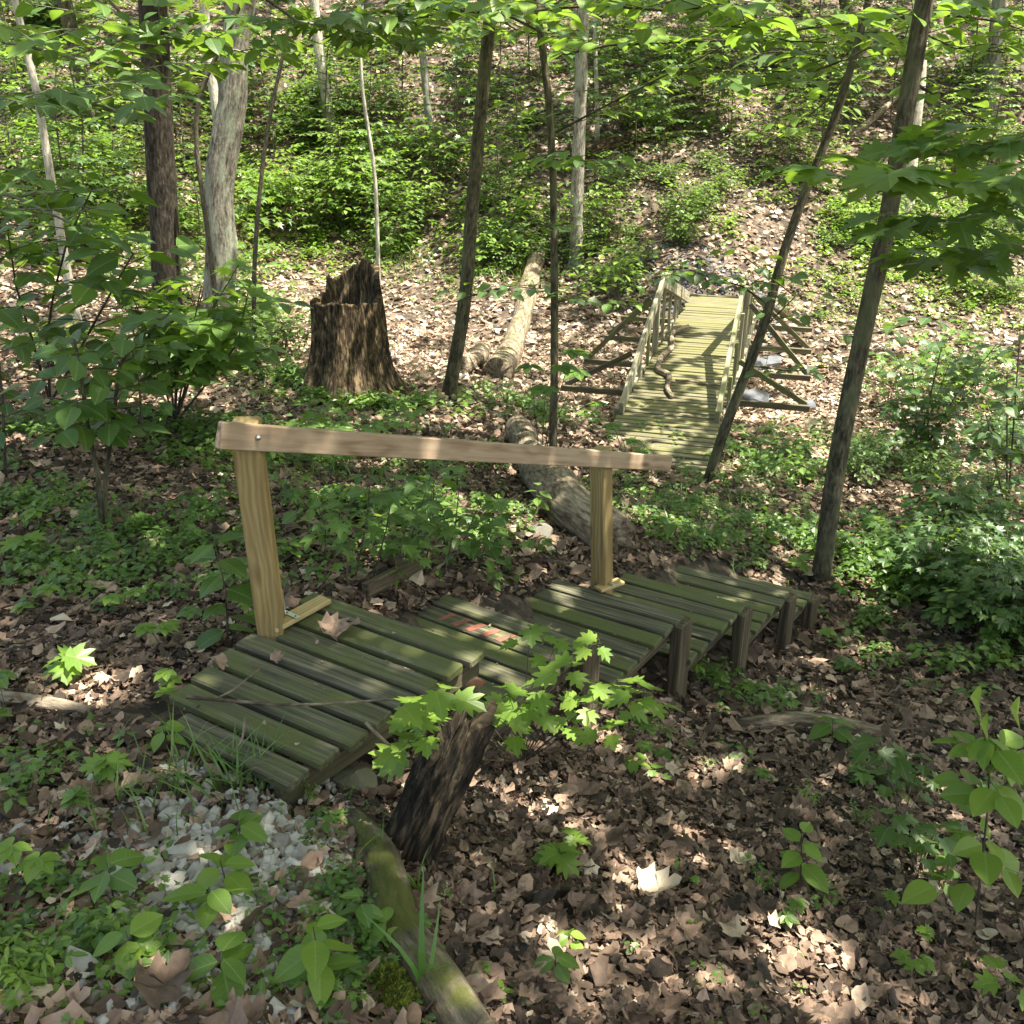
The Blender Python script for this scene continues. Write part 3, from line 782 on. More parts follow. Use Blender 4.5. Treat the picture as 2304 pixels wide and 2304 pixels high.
trunk('tree', 'straight grey trunk behind the slim sapling, left of the footbridge', 'tree', [(1100, 0), (1096, 160), (1090, 330), (1086, 500)], .165, M_BARK_GREY, hit_base=True, height=17)
T_R1 = trunk('tree', 'dark leaning tree on the right growing near the foot of the steps', 'tree', [(1748, -20), (1725, 120), (1703, 240), (1688, 340), (1668, 460), (1640, 570), (1618, 680), (1590, 810), (1570, 930), (1550, 1095)], .076, M_BARK_BRN, hit_base=True, height=12, rough=.06, flare=.25)
trunk('tree', 'pale sunlit trunk behind the dark leaning tree on the right', 'tree', [(1742, 0), (1735, 120), (1722, 260), (1708, 405)], .19, M_BARK_PALE, hit_base=True, height=17)
trunk('tree', 'brown trunk near the upper left corner with its lower part behind leaves', 'tree', [(122, 0), (135, 60), (158, 160), (182, 240)], .2, M_BARK_BRN, hit_base=True, height=16)
trunk('tree', 'thin bent pale stem at the far upper left corner', 'tree', [(28, 0), (42, 60), (50, 100), (66, 150), (80, 240), (100, 360)], .07, M_BARK_PALE, y=15, height=9)
trunk('tree', 'grey trunk high at the upper right corner', 'tree', [(1885, 0), (1878, 80), (1868, 160), (1862, 215)], .2, M_BARK_GREY, hit_base=True, height=16)
trunk('tree', 'dark trunk at the top edge left of the leaning dark tree', 'tree', [(1592, 0), (1602, 50), (1614, 120)], .17, M_BARK_BRN, hit_base=True, height=16)
T_L13 = trunk('sapling', 'thin black-stemmed sapling between the dark trunk and the crooked grey trunk', 'sapling', [(404, 120), (385, 150), (362, 190), (368, 270), (383, 380), (398, 470), (405, 560)], .035, M_TWIG, y=12, height=7, rough=.02, flare=0)
T_L14 = trunk('sapling', 'thin dark slanting sapling right of the crooked grey trunk', 'sapling', [(545, 60), (528, 130), (502, 250), (488, 380), (480, 480), (478, 580)], .032, M_TWIG, y=12.2, height=7, rough=.02, flare=0)
T_L15 = trunk('sapling', 'thin pale crooked sapling rising above the big stump', 'sapling', [(678, 0), (680, 150), (690, 230), (706, 290), (711, 400), (714, 520)], .034, M_BARK_PALE, y=14, height=8, rough=.02, flare=0)
trunk('sapling', 'short pale dead pole on the hillside beside the grey trunk', 'sapling', [(1125, 150), (1127, 200), (1127, 262)], .07, M_BARK_PALE, hit_base=True, height=3.1, rough=.02, flare=0, limbs=1)
# leaning dead tree over the end of the bridge
T_LEAN = trunk('leaning_tree', 'slender tree leaning to the right across the near end of the footbridge rail', 'tree', [(1640, 0), (1618, 76), (1612, 115), (1594, 174), (1566, 257), (1528, 331), (1504, 406), (1466, 496), (1457, 565), (1447, 615), (1429, 654), (1410, 696), (1384, 761), (1366, 821), (1340, 883), (1332, 910)], .056, M_BARK_BRN, hit_base=True, height=6.5, rough=.1, flare=.3, limbs=2)

# unseen trees beside and behind the viewer, added to carry the shading canopy
for nm, x, y, h in (('unseen slender tree standing beyond the right edge near the steps', 4.6, 3.2, 13), ('unseen broad tree added behind the gravel path for shade', -1.8, -2.5, 14), ('tall tree standing beyond the left edge', -6.5, 5.0, 15), ('unseen tree added in the ravine beyond the right edge for shade', 11.5, 12.0, 16)):
    z = h1(x, y); P = [v3(x, y, z - .1), v3(x + .1, y, z + 3), v3(x - .1, y + .2, z + 7), v3(x, y, z + h)]
    root = empty('unseen_shade_tree', (x, y, z), nm, 'tree')
    mb = MB(); mb.tube(P, [.2, .16, .12, .04], k=12, rough=.05, flare=.4, res=.4); mb.build('trunk', M_BARK_GREY, root, smooth=True)
    TREES.append(dict(root=root, top=P[-1], base=P[0], h=h, P=np.array(P), m=M_BARK_GREY))

# ------------------------------------------------------------------ canopy: unseen leaves placed to cast the shade, gaps shaped for chosen sun patches
LIT = [  # u, v (1932 view), radius along view px-ish in metres, strength
    (520, 560, 2.2), (600, 620, 2.0), (520, 500, 2.4), (640, 500, 2.2), (775, 610, 1.2), (820, 560, 1.8), (830, 610, 1.5), (810, 690, .5), (700, 430, 1.5), (560, 400, 2.0), (920, 620, 1.2),
    (1000, 640, 1.1), (985, 560, .9), (1380, 575, 1.0), (1400, 620, .6), (1480, 560, 1.6), (1560, 560, 2.0), (1650, 520, 2.2), (1750, 500, 2.2), (1880, 480, 2.6), (1520, 660, 1.2), (1560, 720, 1.1), (1480, 700, .8),
    (1700, 620, 1.6), (1800, 640, 1.6), (1880, 600, 1.6), (1480, 770, .5), (1550, 780, .5), (1780, 720, .9), (1880, 740, .8), (1640, 420, 1.8), (1780, 400, 2.0), (1350, 330, 1.5), (1300, 390, 1.2), (1420, 420, 1.2),
    (960, 30, 2.2), (870, 110, 1.6), (780, 170, 1.5), (60, 290, 1.8), (60, 180, 1.8), (170, 170, 1.8), (620, 120, 1.5), (150, 350, 1.5), (1200, 60, 1.2), (1000, 90, 1.2),
    (1050, 900, .35), (1030, 940, .3), (890, 960, .45), (850, 1000, .3), (960, 980, .25), (1000, 1010, .22), (700, 1060, .2), (230, 760, .45), (300, 770, .35), (1150, 960, .3), (1230, 985, .25), (1480, 1010, .3), (1510, 1050, .2),
    (720, 880, .3), (680, 930, .2), (1350, 780, .35), (1290, 740, .25), (1320, 690, .3), (1330, 640, .35), (1260, 840, .2), (1240, 850, .18),
    (170, 1300, .12), (215, 1310, .08), (1130, 1400, .09), (1110, 1375, .06), (1180, 1430, .08), (1335, 1460, .09), (1150, 1640, .08), (1310, 1590, .09), (1480, 1810, .12), (1440, 1760, .08), (1520, 1870, .1), (1420, 1740, .06), (1180, 1820, .1), (1060, 1790, .07), (1140, 1800, .06),
    (1660, 1640, .06), (1500, 1740, .06), (930, 1870, .06), (1640, 1230, .1), (1500, 1300, .08), (1250, 1350, .06)]
LITP = []
for u, v, r in LIT:
    p = qhit(u, v); LITP.append((p[0], p[1], r * (1.7 if r < .13 else 1.0)))
# extra gaps for things above the ground: (point, radius) projected down the sun direction
def gap_at(P, r):
    P = np.array(P, float)
    for _ in range(4):
        g = h1(P[0], P[1]); P = P - SUN * ((P[2] - g) / SUN[2])
    LITP.append((P[0], P[1], r))
for u, v, y, r in [(1000, 1300, 2.75, .15), (900, 1310, 2.3, .13), (1080, 1230, 2.8, .17), (1160, 1320, 2.8, .16), (820, 1330, 2.25, .12), (1100, 1340, 2.7, .14), (960, 1330, 2.6, .1), (780, 1400, 2.3, .08)]:
    gap_at(at_y(u * K, v * K, y), r)
for s in (17.6, 18.4, 19.2): gap_at(BP(s, XM), .75)
gap_at(BP(15.4, XM), .5); gap_at(BP(14.2, XM + .2), .35); gap_at(BP(12.8, XM - .2), .2); gap_at(BP(11.4, XM - .1), .18); gap_at(BP(10.7, XM + .1), .16)
FRx = TREADS[1]; gap_at(FRx[0] - FRx[1] * .45 - FRx[2] * .2, .14); gap_at(FRx[0] - FRx[1] * .25 - FRx[2] * .5, .12); gap_at(TREADS[2][0] - TREADS[2][1] * .72 - TREADS[2][2] * .15, .12)
gap_at(PT + rdn * rl * .45, .05); gap_at(PT + rdn * rl * .52, .05)
for (u, v, y, r) in ((306, 320, 12.2, .22), (312, 350, 12.2, .16), (316, 440, 12.2, .3), (410, 370, 14, .35), (440, 200, 14, .4), (430, 300, 14, .25), (606, 60, 26, .8), (1722, 200, 24, 1.2), (1712, 350, 24, 1), (700, 350, 14, .3), (1043, 800, 9.4, .12), (905, 200, 11.5, .15)): gap_at(at_y(u * K, v * K, y), r)
LITP = np.array(LITP)
def shade_prob(x, y):
    d = np.hypot(x, y)
    s_ = np.where(d < 7, .42, np.where(d < 14, .8, 1.7))
    n = fbm(x / s_, y / s_, 21, 3)
    thr = np.where(d < 7, .17, np.where(d < 14, .32, .38))
    p = np.clip((n - thr) / .05, 0, 1)
    for a, b_, r in LITP:
        r = r * 1.0
        dd = np.hypot(x - a, y - b_); edge = fbm(x * 2.2 / max(r, .3), y * 2.2 / max(r, .3), 5, 2)
        p = np.where(dd < r * (1.05 + (edge - .5) * 1.2), np.minimum(p, .0 if r < 1.0 else .06 ), p)
    return p
def canopy_batch(n, xr, yr, dmin, dmax, size, hr):
    x = RNG.uniform(*xr, n); y = RNG.uniform(*yr, n); d = np.hypot(x, y)
    k = (d >= dmin) & (d < dmax) & (np.abs(x) < .75 * np.maximum(y, 0) + 3.5) & (RNG.random(n) < shade_prob(x, y))
    x, y = x[k], y[k]; z = H(x, y); h = RNG.uniform(*hr, len(x)) + 1.5 * (fbm(x * .4, y * .4, 77) - .5)
    P = np.stack([x, y, z], 1) + SUN[None] * (h / SUN[2])[:, None]
    return P, np.full(len(P), size)
B = [canopy_batch(42000, (-5, 7), (-1, 8), 0, 8, .17, (6.5, 9.5)), canopy_batch(23000, (-13, 14), (0, 16), 8, 16, .26, (8, 12)), canopy_batch(30000, (-24, 26), (0, 34), 16, 34, .42, (9, 13)), canopy_batch(14000, (-34, 34), (20, 56), 34, 58, .65, (9, 13))]
CPOS = np.concatenate([b[0] for b in B]); CSIZ = np.concatenate([b[1] for b in B])
TB = np.array([(t['top'][0], t['top'][1]) for t in TREES if t['h'] >= 10]); TT = [t for t in TREES if t['h'] >= 10]
near = np.argmin(((CPOS[:, None, :2] - TB[None]) ** 2).sum(2), 1)
for i, t in enumerate(TT):
    k = near == i
    if k.sum() < 5: continue
    P = CPOS[k]; n = len(P); a = RNG.uniform(0, 2 * np.pi, n)
    d = np.stack([np.cos(a), np.sin(a), RNG.normal(-.15, .25, n)], 1); nn = np.stack([RNG.normal(0, .35, n), RNG.normal(0, .35, n), np.ones(n)], 1) + SUN * .4
    L = Leaves(); L.add('c', T_OVATE_LO, P, frames(d, nn), CSIZ[k] * RNG.uniform(.75, 1.3, n), np.clip(RNG.normal(.5, .2, n), 0, 1))
    L.build('shade_crown', M_CANOPY, t['root'])
print('canopy', len(CPOS))

# ------------------------------------------------------------------ big rotten stump
def stump_mesh(name, c, r0, h_front, m, hollow=.45, spire=None, lean=(0, 0), k=96, nz=60, seed=3, flare=.6, parent=None, buttress=5):
    rng = np.random.default_rng(seed)
    th = np.linspace(0, 2 * np.pi, k, endpoint=False); z = np.linspace(0, 1, nz)
    TH, Z = np.meshgrid(th, z)
    top = np.full(k, h_front)
    if spire is not None: top = top + spire(th)
    top = top + (vnoise(np.cos(th) * 9 + seed, np.sin(th) * 9) - .5) * .07 + (rng.random(k) - .5) * .016
    def rad(TH, ZZ):
        b = 1 + flare * np.exp(-ZZ / .22) * (.55 + .6 * np.cos(TH * buttress + seed) ** 2)
        b += .20 * (vnoise(np.cos(TH) * 2.2 + seed, np.sin(TH) * 2.2 + ZZ * .4) - .5) + .14 * (vnoise(TH * 7.0, ZZ * 1.1 + seed) - .5) + .045 * (vnoise(TH * 19.0, ZZ * 2.5) - .5) + .04 * (vnoise(TH * 9, ZZ * 9) - .5)
        b *= 1 - .10 * np.clip(ZZ, 0, 1.6)
        return r0 * b
    ZZ = Z * top[None] - .15 * (1 - Z)
    R = rad(TH, np.maximum(ZZ, 0))
    R[:, -1] = R[:, -1]
    out = np.stack([R * np.cos(TH) + lean[0] * ZZ, R * np.sin(TH) + lean[1] * ZZ, ZZ], -1)
    zi = np.linspace(0, 1, 14)
    THi, Zi = np.meshgrid(th, zi)
    Zin = top[None] - Zi * hollow * (1 + .3 * np.sin(THi * 2))
    Rin = rad(THi, Zin) * (.86 - .28 * Zi) + .02 * (vnoise(THi * 15, Zin * 5) - .5)
    inn = np.stack([Rin * np.cos(THi) + lean[0] * Zin, Rin * np.sin(THi) + lean[1] * Zin, Zin], -1)
    V = np.r_[out.reshape(-1, 3), inn.reshape(-1, 3), [[lean[0] * h_front * .6, lean[1] * h_front * .6, (top.mean() - hollow) * .95]]]
    lc = np.r_[np.stack([np.cos(TH) * r0, np.sin(TH) * r0, ZZ], -1).reshape(-1, 3), np.stack([np.cos(THi) * r0, np.sin(THi) * r0, Zin], -1).reshape(-1, 3), [[0, 0, 0]]] + seed
    F = []; tot = nz + 14
    j = np.arange(k); j2 = (j + 1) % k
    for i in range(tot - 1): F.append(np.stack([i * k + j, i * k + j2, (i + 1) * k + j2, (i + 1) * k + j], 1))
    T = np.stack([(tot - 1) * k + j, (tot - 1) * k + j2, np.full(k, tot * k)], 1)
    return make_obj(name, V + np.array(c), [np.concatenate(F), T], m, parent, {'lc': lc, 'tint': np.full(len(V), .5)}, True)
sp = hit(782, 905); sc_ = v3(sp[0], sp[1] + .35, h1(sp[0], sp[1] + .35))
D = sc_[1]
rs = 82 / (F * W0) * math.hypot(D, 3.4) 
root = empty('big_stump', sc_, 'huge broken rotten brown stump with flared roots and a tall jagged back edge', 'stump')
def spire(th):   # th: 0 = +x (right), -pi/2 = towards the viewer
    a = np.angle(np.exp(1j * (th - math.radians(65))))
    return .40 * (np.abs(a) < math.radians(66)) * (.72 + .28 * np.cos(a * 2.3 + .6)) + .0 * th
stump_mesh('shell', sc_, rs * 1.08, 1.2, M_STUMP, .5, spire, seed=3, parent=root, flare=.6)

# dark leaning stump in the foreground (its top broken)
c0 = qhit(768, 1620); ct = at_y(885 * K, 1335 * K, c0[1] + .10)
def leaning_stump():
    ax = ct - c0; l = np.linalg.norm(ax); 
    k = 64; nz = 70; th = np.linspace(0, 2 * np.pi, k, endpoint=False); zz = np.linspace(-.12, 1, nz)
    axn = ax / l; A = np.cross(axn, v3(0, 1, 0)); A /= np.linalg.norm(A); Bv = np.cross(axn, A)
    TH, Z = np.meshgrid(th, zz)
    top = 1 + .26 * (vnoise(np.cos(th) * 3, np.sin(th) * 3, 4) - .6) + .13 * (vnoise(th * 9, th * 0, 5) - .5) - .16 * (np.cos(th - 0) > .35)
    Zt = np.where(Z > 0, Z * top[None], Z)
    R = .067 * (1 + .15 * np.exp(-np.maximum(Zt, 0) / .2) * (.6 + .4 * np.cos(3 * TH)) + .1 * Zt + .30 * (vnoise(TH * 3.2, Zt * 1.5, 2) - .5) + .22 * (vnoise(TH * 11, Zt * 2.2, 3) - .5) + .1 * (vnoise(TH * 8, Zt * 16, 6) - .5))
    R = R * (1 + .15 * np.cos(2 * TH))
    V = c0 + Zt[..., None] * ax + R[..., None] * (np.cos(TH)[..., None] * A + np.sin(TH)[..., None] * Bv)
    lc = np.stack([np.cos(TH) * .1, np.sin(TH) * .1, Zt * l], -1)
    Zi = np.linspace(0, 1, 8); THi, ZI = np.meshgrid(th, Zi); Zin = top[None] - ZI * .14
    Ri = R[-1][None] * (.82 - .5 * ZI)
    Vi = c0 + Zin[..., None] * ax + Ri[..., None] * (np.cos(THi)[..., None] * A + np.sin(THi)[..., None] * Bv)
    V = np.r_[V.reshape(-1, 3), Vi.reshape(-1, 3)]; lc = np.r_[lc.reshape(-1, 3), np.stack([np.cos(THi) * .1, np.sin(THi) * .1, Zin * l], -1).reshape(-1, 3)]
    j = np.arange(k); j2 = (j + 1) % k; tot = nz + 8
    Fq = np.concatenate([np.stack([i * k + j, i * k + j2, (i + 1) * k + j2, (i + 1) * k + j], 1) for i in range(tot - 1)])
    return make_obj('leaning_stump', V, [Fq], M_STUMPD, None, {'lc': lc, 'tint': np.full(len(V), .5)}, True)
tag(leaning_stump(), 'blackened rotten broken stump leaning to the right beside the topmost platform', 'stump')

# ------------------------------------------------------------------ fallen logs, roots, sticks, rocks
def log(name, label, cat, pts, r, m, lift=.5, k=18, rough=.12, jag=.05, res=.05, group=None, zs=None):
    """pts in the 1932 view lying on the ground; r radii"""
    P = []
    rr = np.full(len(pts), r) if np.isscalar(r) else np.array(r, float)
    for i, (u, v) in enumerate(pts):
        p = qhit(u, v); p[2] += rr[i] * lift + (zs[i] if zs else 0); P.append(p)
    mb = MB(); mb.tube(P, rr, k=k, rough=rough, res=res, jag=jag)
    o = mb.build(name, m, None, smooth=True)
    return tag(o, label, cat, group)
log('fallen_log', 'pale bare fallen trunk with mossy broken end lying behind the slim sapling', 'log', [(940, 720), (965, 672), (985, 610), (1000, 545), (1016, 480)], [.24, .22, .22, .22, .2], M_LOGP, .6, 24, .1, .12)
log('fallen_log', 'dark broken log stub lying left of the pale fallen trunk', 'log', [(868, 708), (900, 690), (912, 668)], [.16, .17, .15], M_LOG, .8, 18, .15, .1)
log('fallen_log', 'large weathered fallen trunk running behind the far handrail post down to the steps', 'log', [(978, 830), (1005, 885), (1040, 945), (1085, 1000), (1150, 1050)], [.15, .17, .185, .19, .18], M_LOG, .8, 26, .12, .1)
log('fallen_log', 'old log lying up the hillside above the footbridge', 'log', [(1105, 302), (1160, 282), (1225, 262), (1290, 232)], [.2, .2, .17, .14], M_STUMP, .9, 16, .1, .1, .2)
log('fallen_log', 'flat crumbling log in the leaf litter right of the steps', 'log', [(1405, 1372), (1500, 1375), (1600, 1383), (1680, 1392)], [.045, .075, .065, .035], M_LOG, .35, 16, .2, .08)
log('fallen_branch', 'mossy short log slanting in the leaf litter at the lower right', 'log', [(1598, 1430), (1640, 1462), (1690, 1500), (1725, 1530)], [.03, .035, .033, .02], M_LOGM, .6, 14, .15, .04)
log('fallen_branch', 'thick stick lying at the left edge of the photo', 'stick', [(-30, 1322), (60, 1335), (125, 1345), (172, 1352)], [.028, .03, .03, .022], M_LOG, .8, 12, .1, .02)
log('mossy_root', 'mossy root log running from the dark leaning stump to the bottom edge', 'root', [(668, 1560), (712, 1615), (735, 1690), (742, 1760), (790, 1830), (830, 1880), (885, 1965)], [.045, .055, .06, .064, .064, .06, .055], M_LOGM, .5, 20, .14, .03, .03)
log('fallen_branch', 'long dead limb crossing the hillside high on the right', 'branch', [(1700, 180), (1640, 235), (1850, 110)][0:2] + [(1600, 262)], [.08, .1, .06], M_LOG, .8, 8, .1, .05, .3)
log('fallen_branch', 'grey dead branch on the hill behind the slim sapling', 'branch', [(1150, 205), (1190, 172), (1230, 130), (1262, 105)], [.06, .07, .06, .04], M_LOG, 1.2, 8, .1, .05, .3)
for i, (lab, pts, r) in enumerate([('thin stick in leaves below the maple seedling', [(1168, 1630), (1130, 1640), (1050, 1636)], .008), ('curved grey stick near the bottom left corner', [(40, 1838), (110, 1890), (200, 1925)], .011),
        ('stick at the lower edge left of the mossy root', [(262, 1925), (320, 1895), (395, 1868)], .012), ('pale stick lying in leaves right of the mossy root', [(895, 1500), (930, 1545), (985, 1590), (1030, 1606)], .012),
        ('black charred piece of wood in the leaf litter', [(985, 1712), (1020, 1704), (1075, 1690)], .019), ('stick slanting through leaves at the lower right', [(1740, 1690), (1790, 1722), (1860, 1750)], .011),
        ('pale curled stick near the bottom right corner', [(1640, 1870), (1720, 1862), (1790, 1850)], .013), ('thin branch on the ground left of the first post', [(95, 1600), (105, 1660), (110, 1720)], .005),
        ('forked dry twig at the left edge on bare soil', [(0, 1590), (45, 1530), (75, 1490)], .006), ('thin twig lying across litter below the flat crumbling log', [(1370, 1660), (1450, 1670), (1510, 1690)], .006),
        ('thin white twig right of the slanting sticks', [(1420, 1560), (1500, 1575), (1560, 1560)], .005)]):
    log('stick', lab, 'stick', pts, r, M_STUMPD if 'charred' in lab else M_TWIG if i % 2 else M_LOG, 1.1, 7, .1, .0, .03)
# plank lying behind the first platform
mb = MB(); a_ = qhit(690, 1135); b_ = qhit(803, 1083); a_[2] += .06; b_[2] += .09; dr = b_ - a_; l = np.linalg.norm(dr); dr /= l
mb.box((a_ + b_) / 2, dr, np.cross(UP, dr), UP, (l, .04, .09), bev=.006, jit=.01)
tag(mb.build('old_plank', M_LEG), 'weathered plank lying behind the topmost platform', 'plank')
# curled crumbly bark pile by the second platform
# broken limb resting on the bridge deck
P = [BP(a, x, z) for a, x, z in ((16.6, -1.72, .08), (16.1, -1.93, .07), (15.2, -1.80, .05), (14.5, -1.88, .05), (13.8, -1.83, .05), (13.55, -1.6, .045), (12.9, -1.56, .04), (12.55, -1.44, .04))]
mb = MB(); mb.tube(P, [.035, .04, .045, .045, .045, .042, .038, .03], k=9, rough=.15, res=.08, jag=.03)
tag(mb.build('broken_limb', M_LOG, None, smooth=True), 'crooked broken limb lying on the bridge planks', 'branch')
P = [BP(13.35, -1.5, .035), BP(13.4, -1.25, .03), BP(13.28, -1.0, .03), BP(13.3, -.78, .03)]
mb = MB(); mb.tube(P, .018, k=7, rough=.15, res=.08); tag(mb.build('stick', M_LOG, None, smooth=True), 'straight stick lying crosswise on the bridge planks', 'stick')

def ico(sub=2):
    import bmesh
    bm = bmesh.new(); bmesh.ops.create_icosphere(bm, subdivisions=sub, radius=1)
    V = np.array([v.co[:] for v in bm.verts]); Fc = np.array([[v.index for v in f.verts] for f in bm.faces]); bm.free(); return V, Fc
IV, IF = ico(3)
def rock(label, u, v, size, m, seed, cat='rock', sink=.35):
    p = qhit(u, v); V = IV.copy(); r = np.random.default_rng(seed)
    for _ in range(9):
        n = r.normal(size=3); n /= np.linalg.norm(n); dd = r.uniform(.55, .9); e = V @ n - dd; V = V - np.where(e > 0, e, 0)[:, None] * n
    V *= 1 + .12 * (vnoise(V[:, :1] * 2 + seed, V[:, 1:2] * 2 + V[:, 2:]) - .5)
    a = r.uniform(0, 3); c, s = math.cos(a), math.sin(a)
    V = V * np.array(size); V = V @ np.array([[c, s, 0], [-s, c, 0], [0, 0, 1]])
    return tag(make_obj('rock', V + p + UP * size[2] * (1 - sink * 2), [IF], m, None, {}, False), label, cat)
rock('tan rounded rock at the shady edge right of the footbridge', 1535, 808, (.24, .17, .13), M_ROCKT, 2)
rock('blue-grey rock in sunlit leaves right of the footbridge', 1518, 775, (.17, .2, .17), M_ROCK, 3)
rock('big grey rock beside the footbridge beam', 1422, 762, (.2, .3, .2), M_ROCK, 4)
rock('large flat grey slab under the footbridge outriggers', 1452, 690, (.34, .6, .12), M_ROCK, 5)
rock('green-stained rock tucked under the edge of the topmost platform', 668, 1478, (.085, .07, .05), M_MOSSROCK, 6)
rock('pale rock partly hidden by a leaf below the fallen trunk', 1022, 1012, (.1, .09, .07), M_STONE, 7)
for i, (u, v, lab) in enumerate([(1300, 1598, 'small pale stone in the litter below the maple seedling'), (1095, 1722, 'white stone chip beside the charred wood'), (1038, 1660, 'white stone chip right of the mossy root'), (872, 1862, 'white angular chip near the bottom edge')][2:]):
    rock(lab, [895, 868][i], [1632, 1862][i], (.016, .014, .01), M_STONE, 30 + i, 'stone')

# ------------------------------------------------------------------ gravel patch and stones at the far end of the bridge
def pebbles(name, label, centers, n, size, m, seed):
    r = np.random.default_rng(seed); V1, F1 = ico(1); L = {}
    tm = []
    for s_ in range(8):
        V = V1.copy()
        for _ in range(6):
            nn = r.normal(size=3); nn /= np.linalg.norm(nn); e = V @ nn - r.uniform(.45, .8); V = V - np.where(e > 0, e, 0)[:, None] * nn
        tm.append((V, None, F1))
    P = []
    for (u, v, rad, wt) in centers:
        c = qhit(u, v); k = int(n * wt); a = r.uniform(0, 6.28, k); rr = rad * 1.2 * np.sqrt(r.random(k))
        P.append(np.stack([c[0] + rr * np.cos(a), c[1] + rr * np.sin(a)], 1))
    P = np.concatenate(P); z = H(P[:, 0], P[:, 1]); S = size * r.lognormal(0, .32, len(P)) * .5
    lv = Leaves()
    for s_ in range(8):
        k = np.arange(len(P)) % 8 == s_; n_ = k.sum(); q_ = r.normal(size=(n_, 3)); n2 = r.normal(size=(n_, 3))
        lv.add(s_, tm[s_], np.c_[P[k], z[k] + S[k] * .1 + r.uniform(-.004, .006, n_)], frames(q_, n2) * np.array([1, .8, .65])[None, None], S[k], np.clip(r.normal(.5, .2, n_), 0, 1))
    return tag(lv.build(name, m), label, 'gravel', kind='stuff')
pebbles('gravel', 'white crushed stone scattered on the path in front of the steps', [(400, 1600, .28, .16), (470, 1640, .22, .16), (350, 1700, .22, .10), (330, 1800, .2, .12), (440, 1850, .14, .06), (270, 1560, .3, .08), (450, 1520, .3, .12), (560, 1600, .14, .06), (500, 1740, .14, .06), (560, 1890, .1, .03), (240, 1900, .15, .03), (300, 1690, .35, .06), (210, 1640, .4, .05)], 1700, .044, M_STONE, 5)
pebbles('gravel', 'grey creek stones beyond the far end of the footbridge', [(1370, 552, 1.0, .5), (1250, 508, 1.2, .3), (1310, 530, 1.2, .2)], 1500, .075, M_ROCK, 6)

# ------------------------------------------------------------------ dead leaves covering the ground
def keep_off_steps(P):
    k = np.ones(len(P), bool)
    for (FR, e1, e2, L, d, pt, cs, o) in TREADS:
        r = P[:, :2] - FR[:2]; E = np.array([e1[:2], e2[:2]]).T; ab = np.linalg.solve(E, r.T)
        k &= ~((ab[0] < .03) & (ab[0] > -L - .0) & (ab[1] < .02) & (ab[1] > -d) & (np.abs(P[:, 2] - FR[2]) < .25))
    return k
gravel_c = [(qhit(u, v)[:2], r) for u, v, r in ((400, 1600, .26), (470, 1640, .2), (350, 1700, .2), (330, 1800, .18), (450, 1520, .28), (440, 1850, .12), (500, 1740, .12))]
def litter(n, dmin, dmax, size, tpls, spread, tilt, pw=1.0):
    u = RNG.random(n); d = dmin + (dmax - dmin) * u ** pw; a = RNG.uniform(-.92, .92, n)
    x = d * np.sin(a); y = d * np.cos(a); z = H(x, y); P = np.stack([x, y, z], 1)
    k = keep_off_steps(P)
    for c, r in gravel_c: k &= ~((np.hypot(x - c[0], y - c[1]) < r) & (RNG.random(n) < .6))
    P = P[k]; nn = normal_at(P[:, 0], P[:, 1]); m = len(P)
    az = RNG.uniform(0, 2 * np.pi, m); dd = np.stack([np.cos(az), np.sin(az), RNG.normal(0, tilt * .6, m)], 1)
    nn = nn + RNG.normal(0, tilt, (m, 3)); flip = RNG.random(m) < .4; nn[flip] *= -1
    P[:, 2] += np.abs(RNG.normal(0, spread, m)) + .004
    S = np.minimum(size * RNG.lognormal(0, .45, m), size * 2.1); t = np.clip(RNG.normal(.40, .24, m) + np.clip((np.hypot(P[:, 0], P[:, 1]) - 8) / 6, 0, 1) * .30, 0, 1.1); R = frames(dd, nn)  # farther leaves tinted paler, putting the creek bed's sunlight into their colour
    w_ = RNG.integers(0, len(tpls), m)
    lv = Leaves()
    for i, tp in enumerate(tpls):
        q_ = w_ == i; lv.add(i, tp, P[q_], R[q_], S[q_], t[q_])
    return lv
LT = litter(30000, 1.0, 4.6, .050, IRR + IRR[:5] + DEAD_HI[2:], .011, .30, .85)
l2 = litter(22000, 1.0, 4.4, .03, DEAD_LO + IRR[:2], .012, .6, .85)
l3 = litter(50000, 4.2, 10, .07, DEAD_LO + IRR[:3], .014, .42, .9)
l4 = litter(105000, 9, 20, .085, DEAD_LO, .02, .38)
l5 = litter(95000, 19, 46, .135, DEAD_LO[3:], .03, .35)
lbig = litter(260, 1.2, 4.4, .074, [DEAD_HI[0], DEAD_HI[1], DEAD_HI[3], DEAD_HI[6]], .02, .2, .85)
for k_ in list(lbig.items): lbig.items[k_][1][0] = (*lbig.items[k_][1][0][:3], np.clip(lbig.items[k_][1][0][3] + .2, 0, 1)); lbig.items[k_][1][0][0][:, 2] += .012; LT.items['b%d' % k_] = lbig.items[k_]
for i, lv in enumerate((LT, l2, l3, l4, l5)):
    tag(lv.build('leaf_litter', M_LITTER, None, i == 0), ['large curled brown dry leaves covering the near ground', 'small broken dry leaf bits on the near ground', 'dry leaves covering the slope around the steps', 'dry leaves covering the ravine floor', 'dry leaves covering the far hillside'][i], 'dead leaves', kind='stuff')
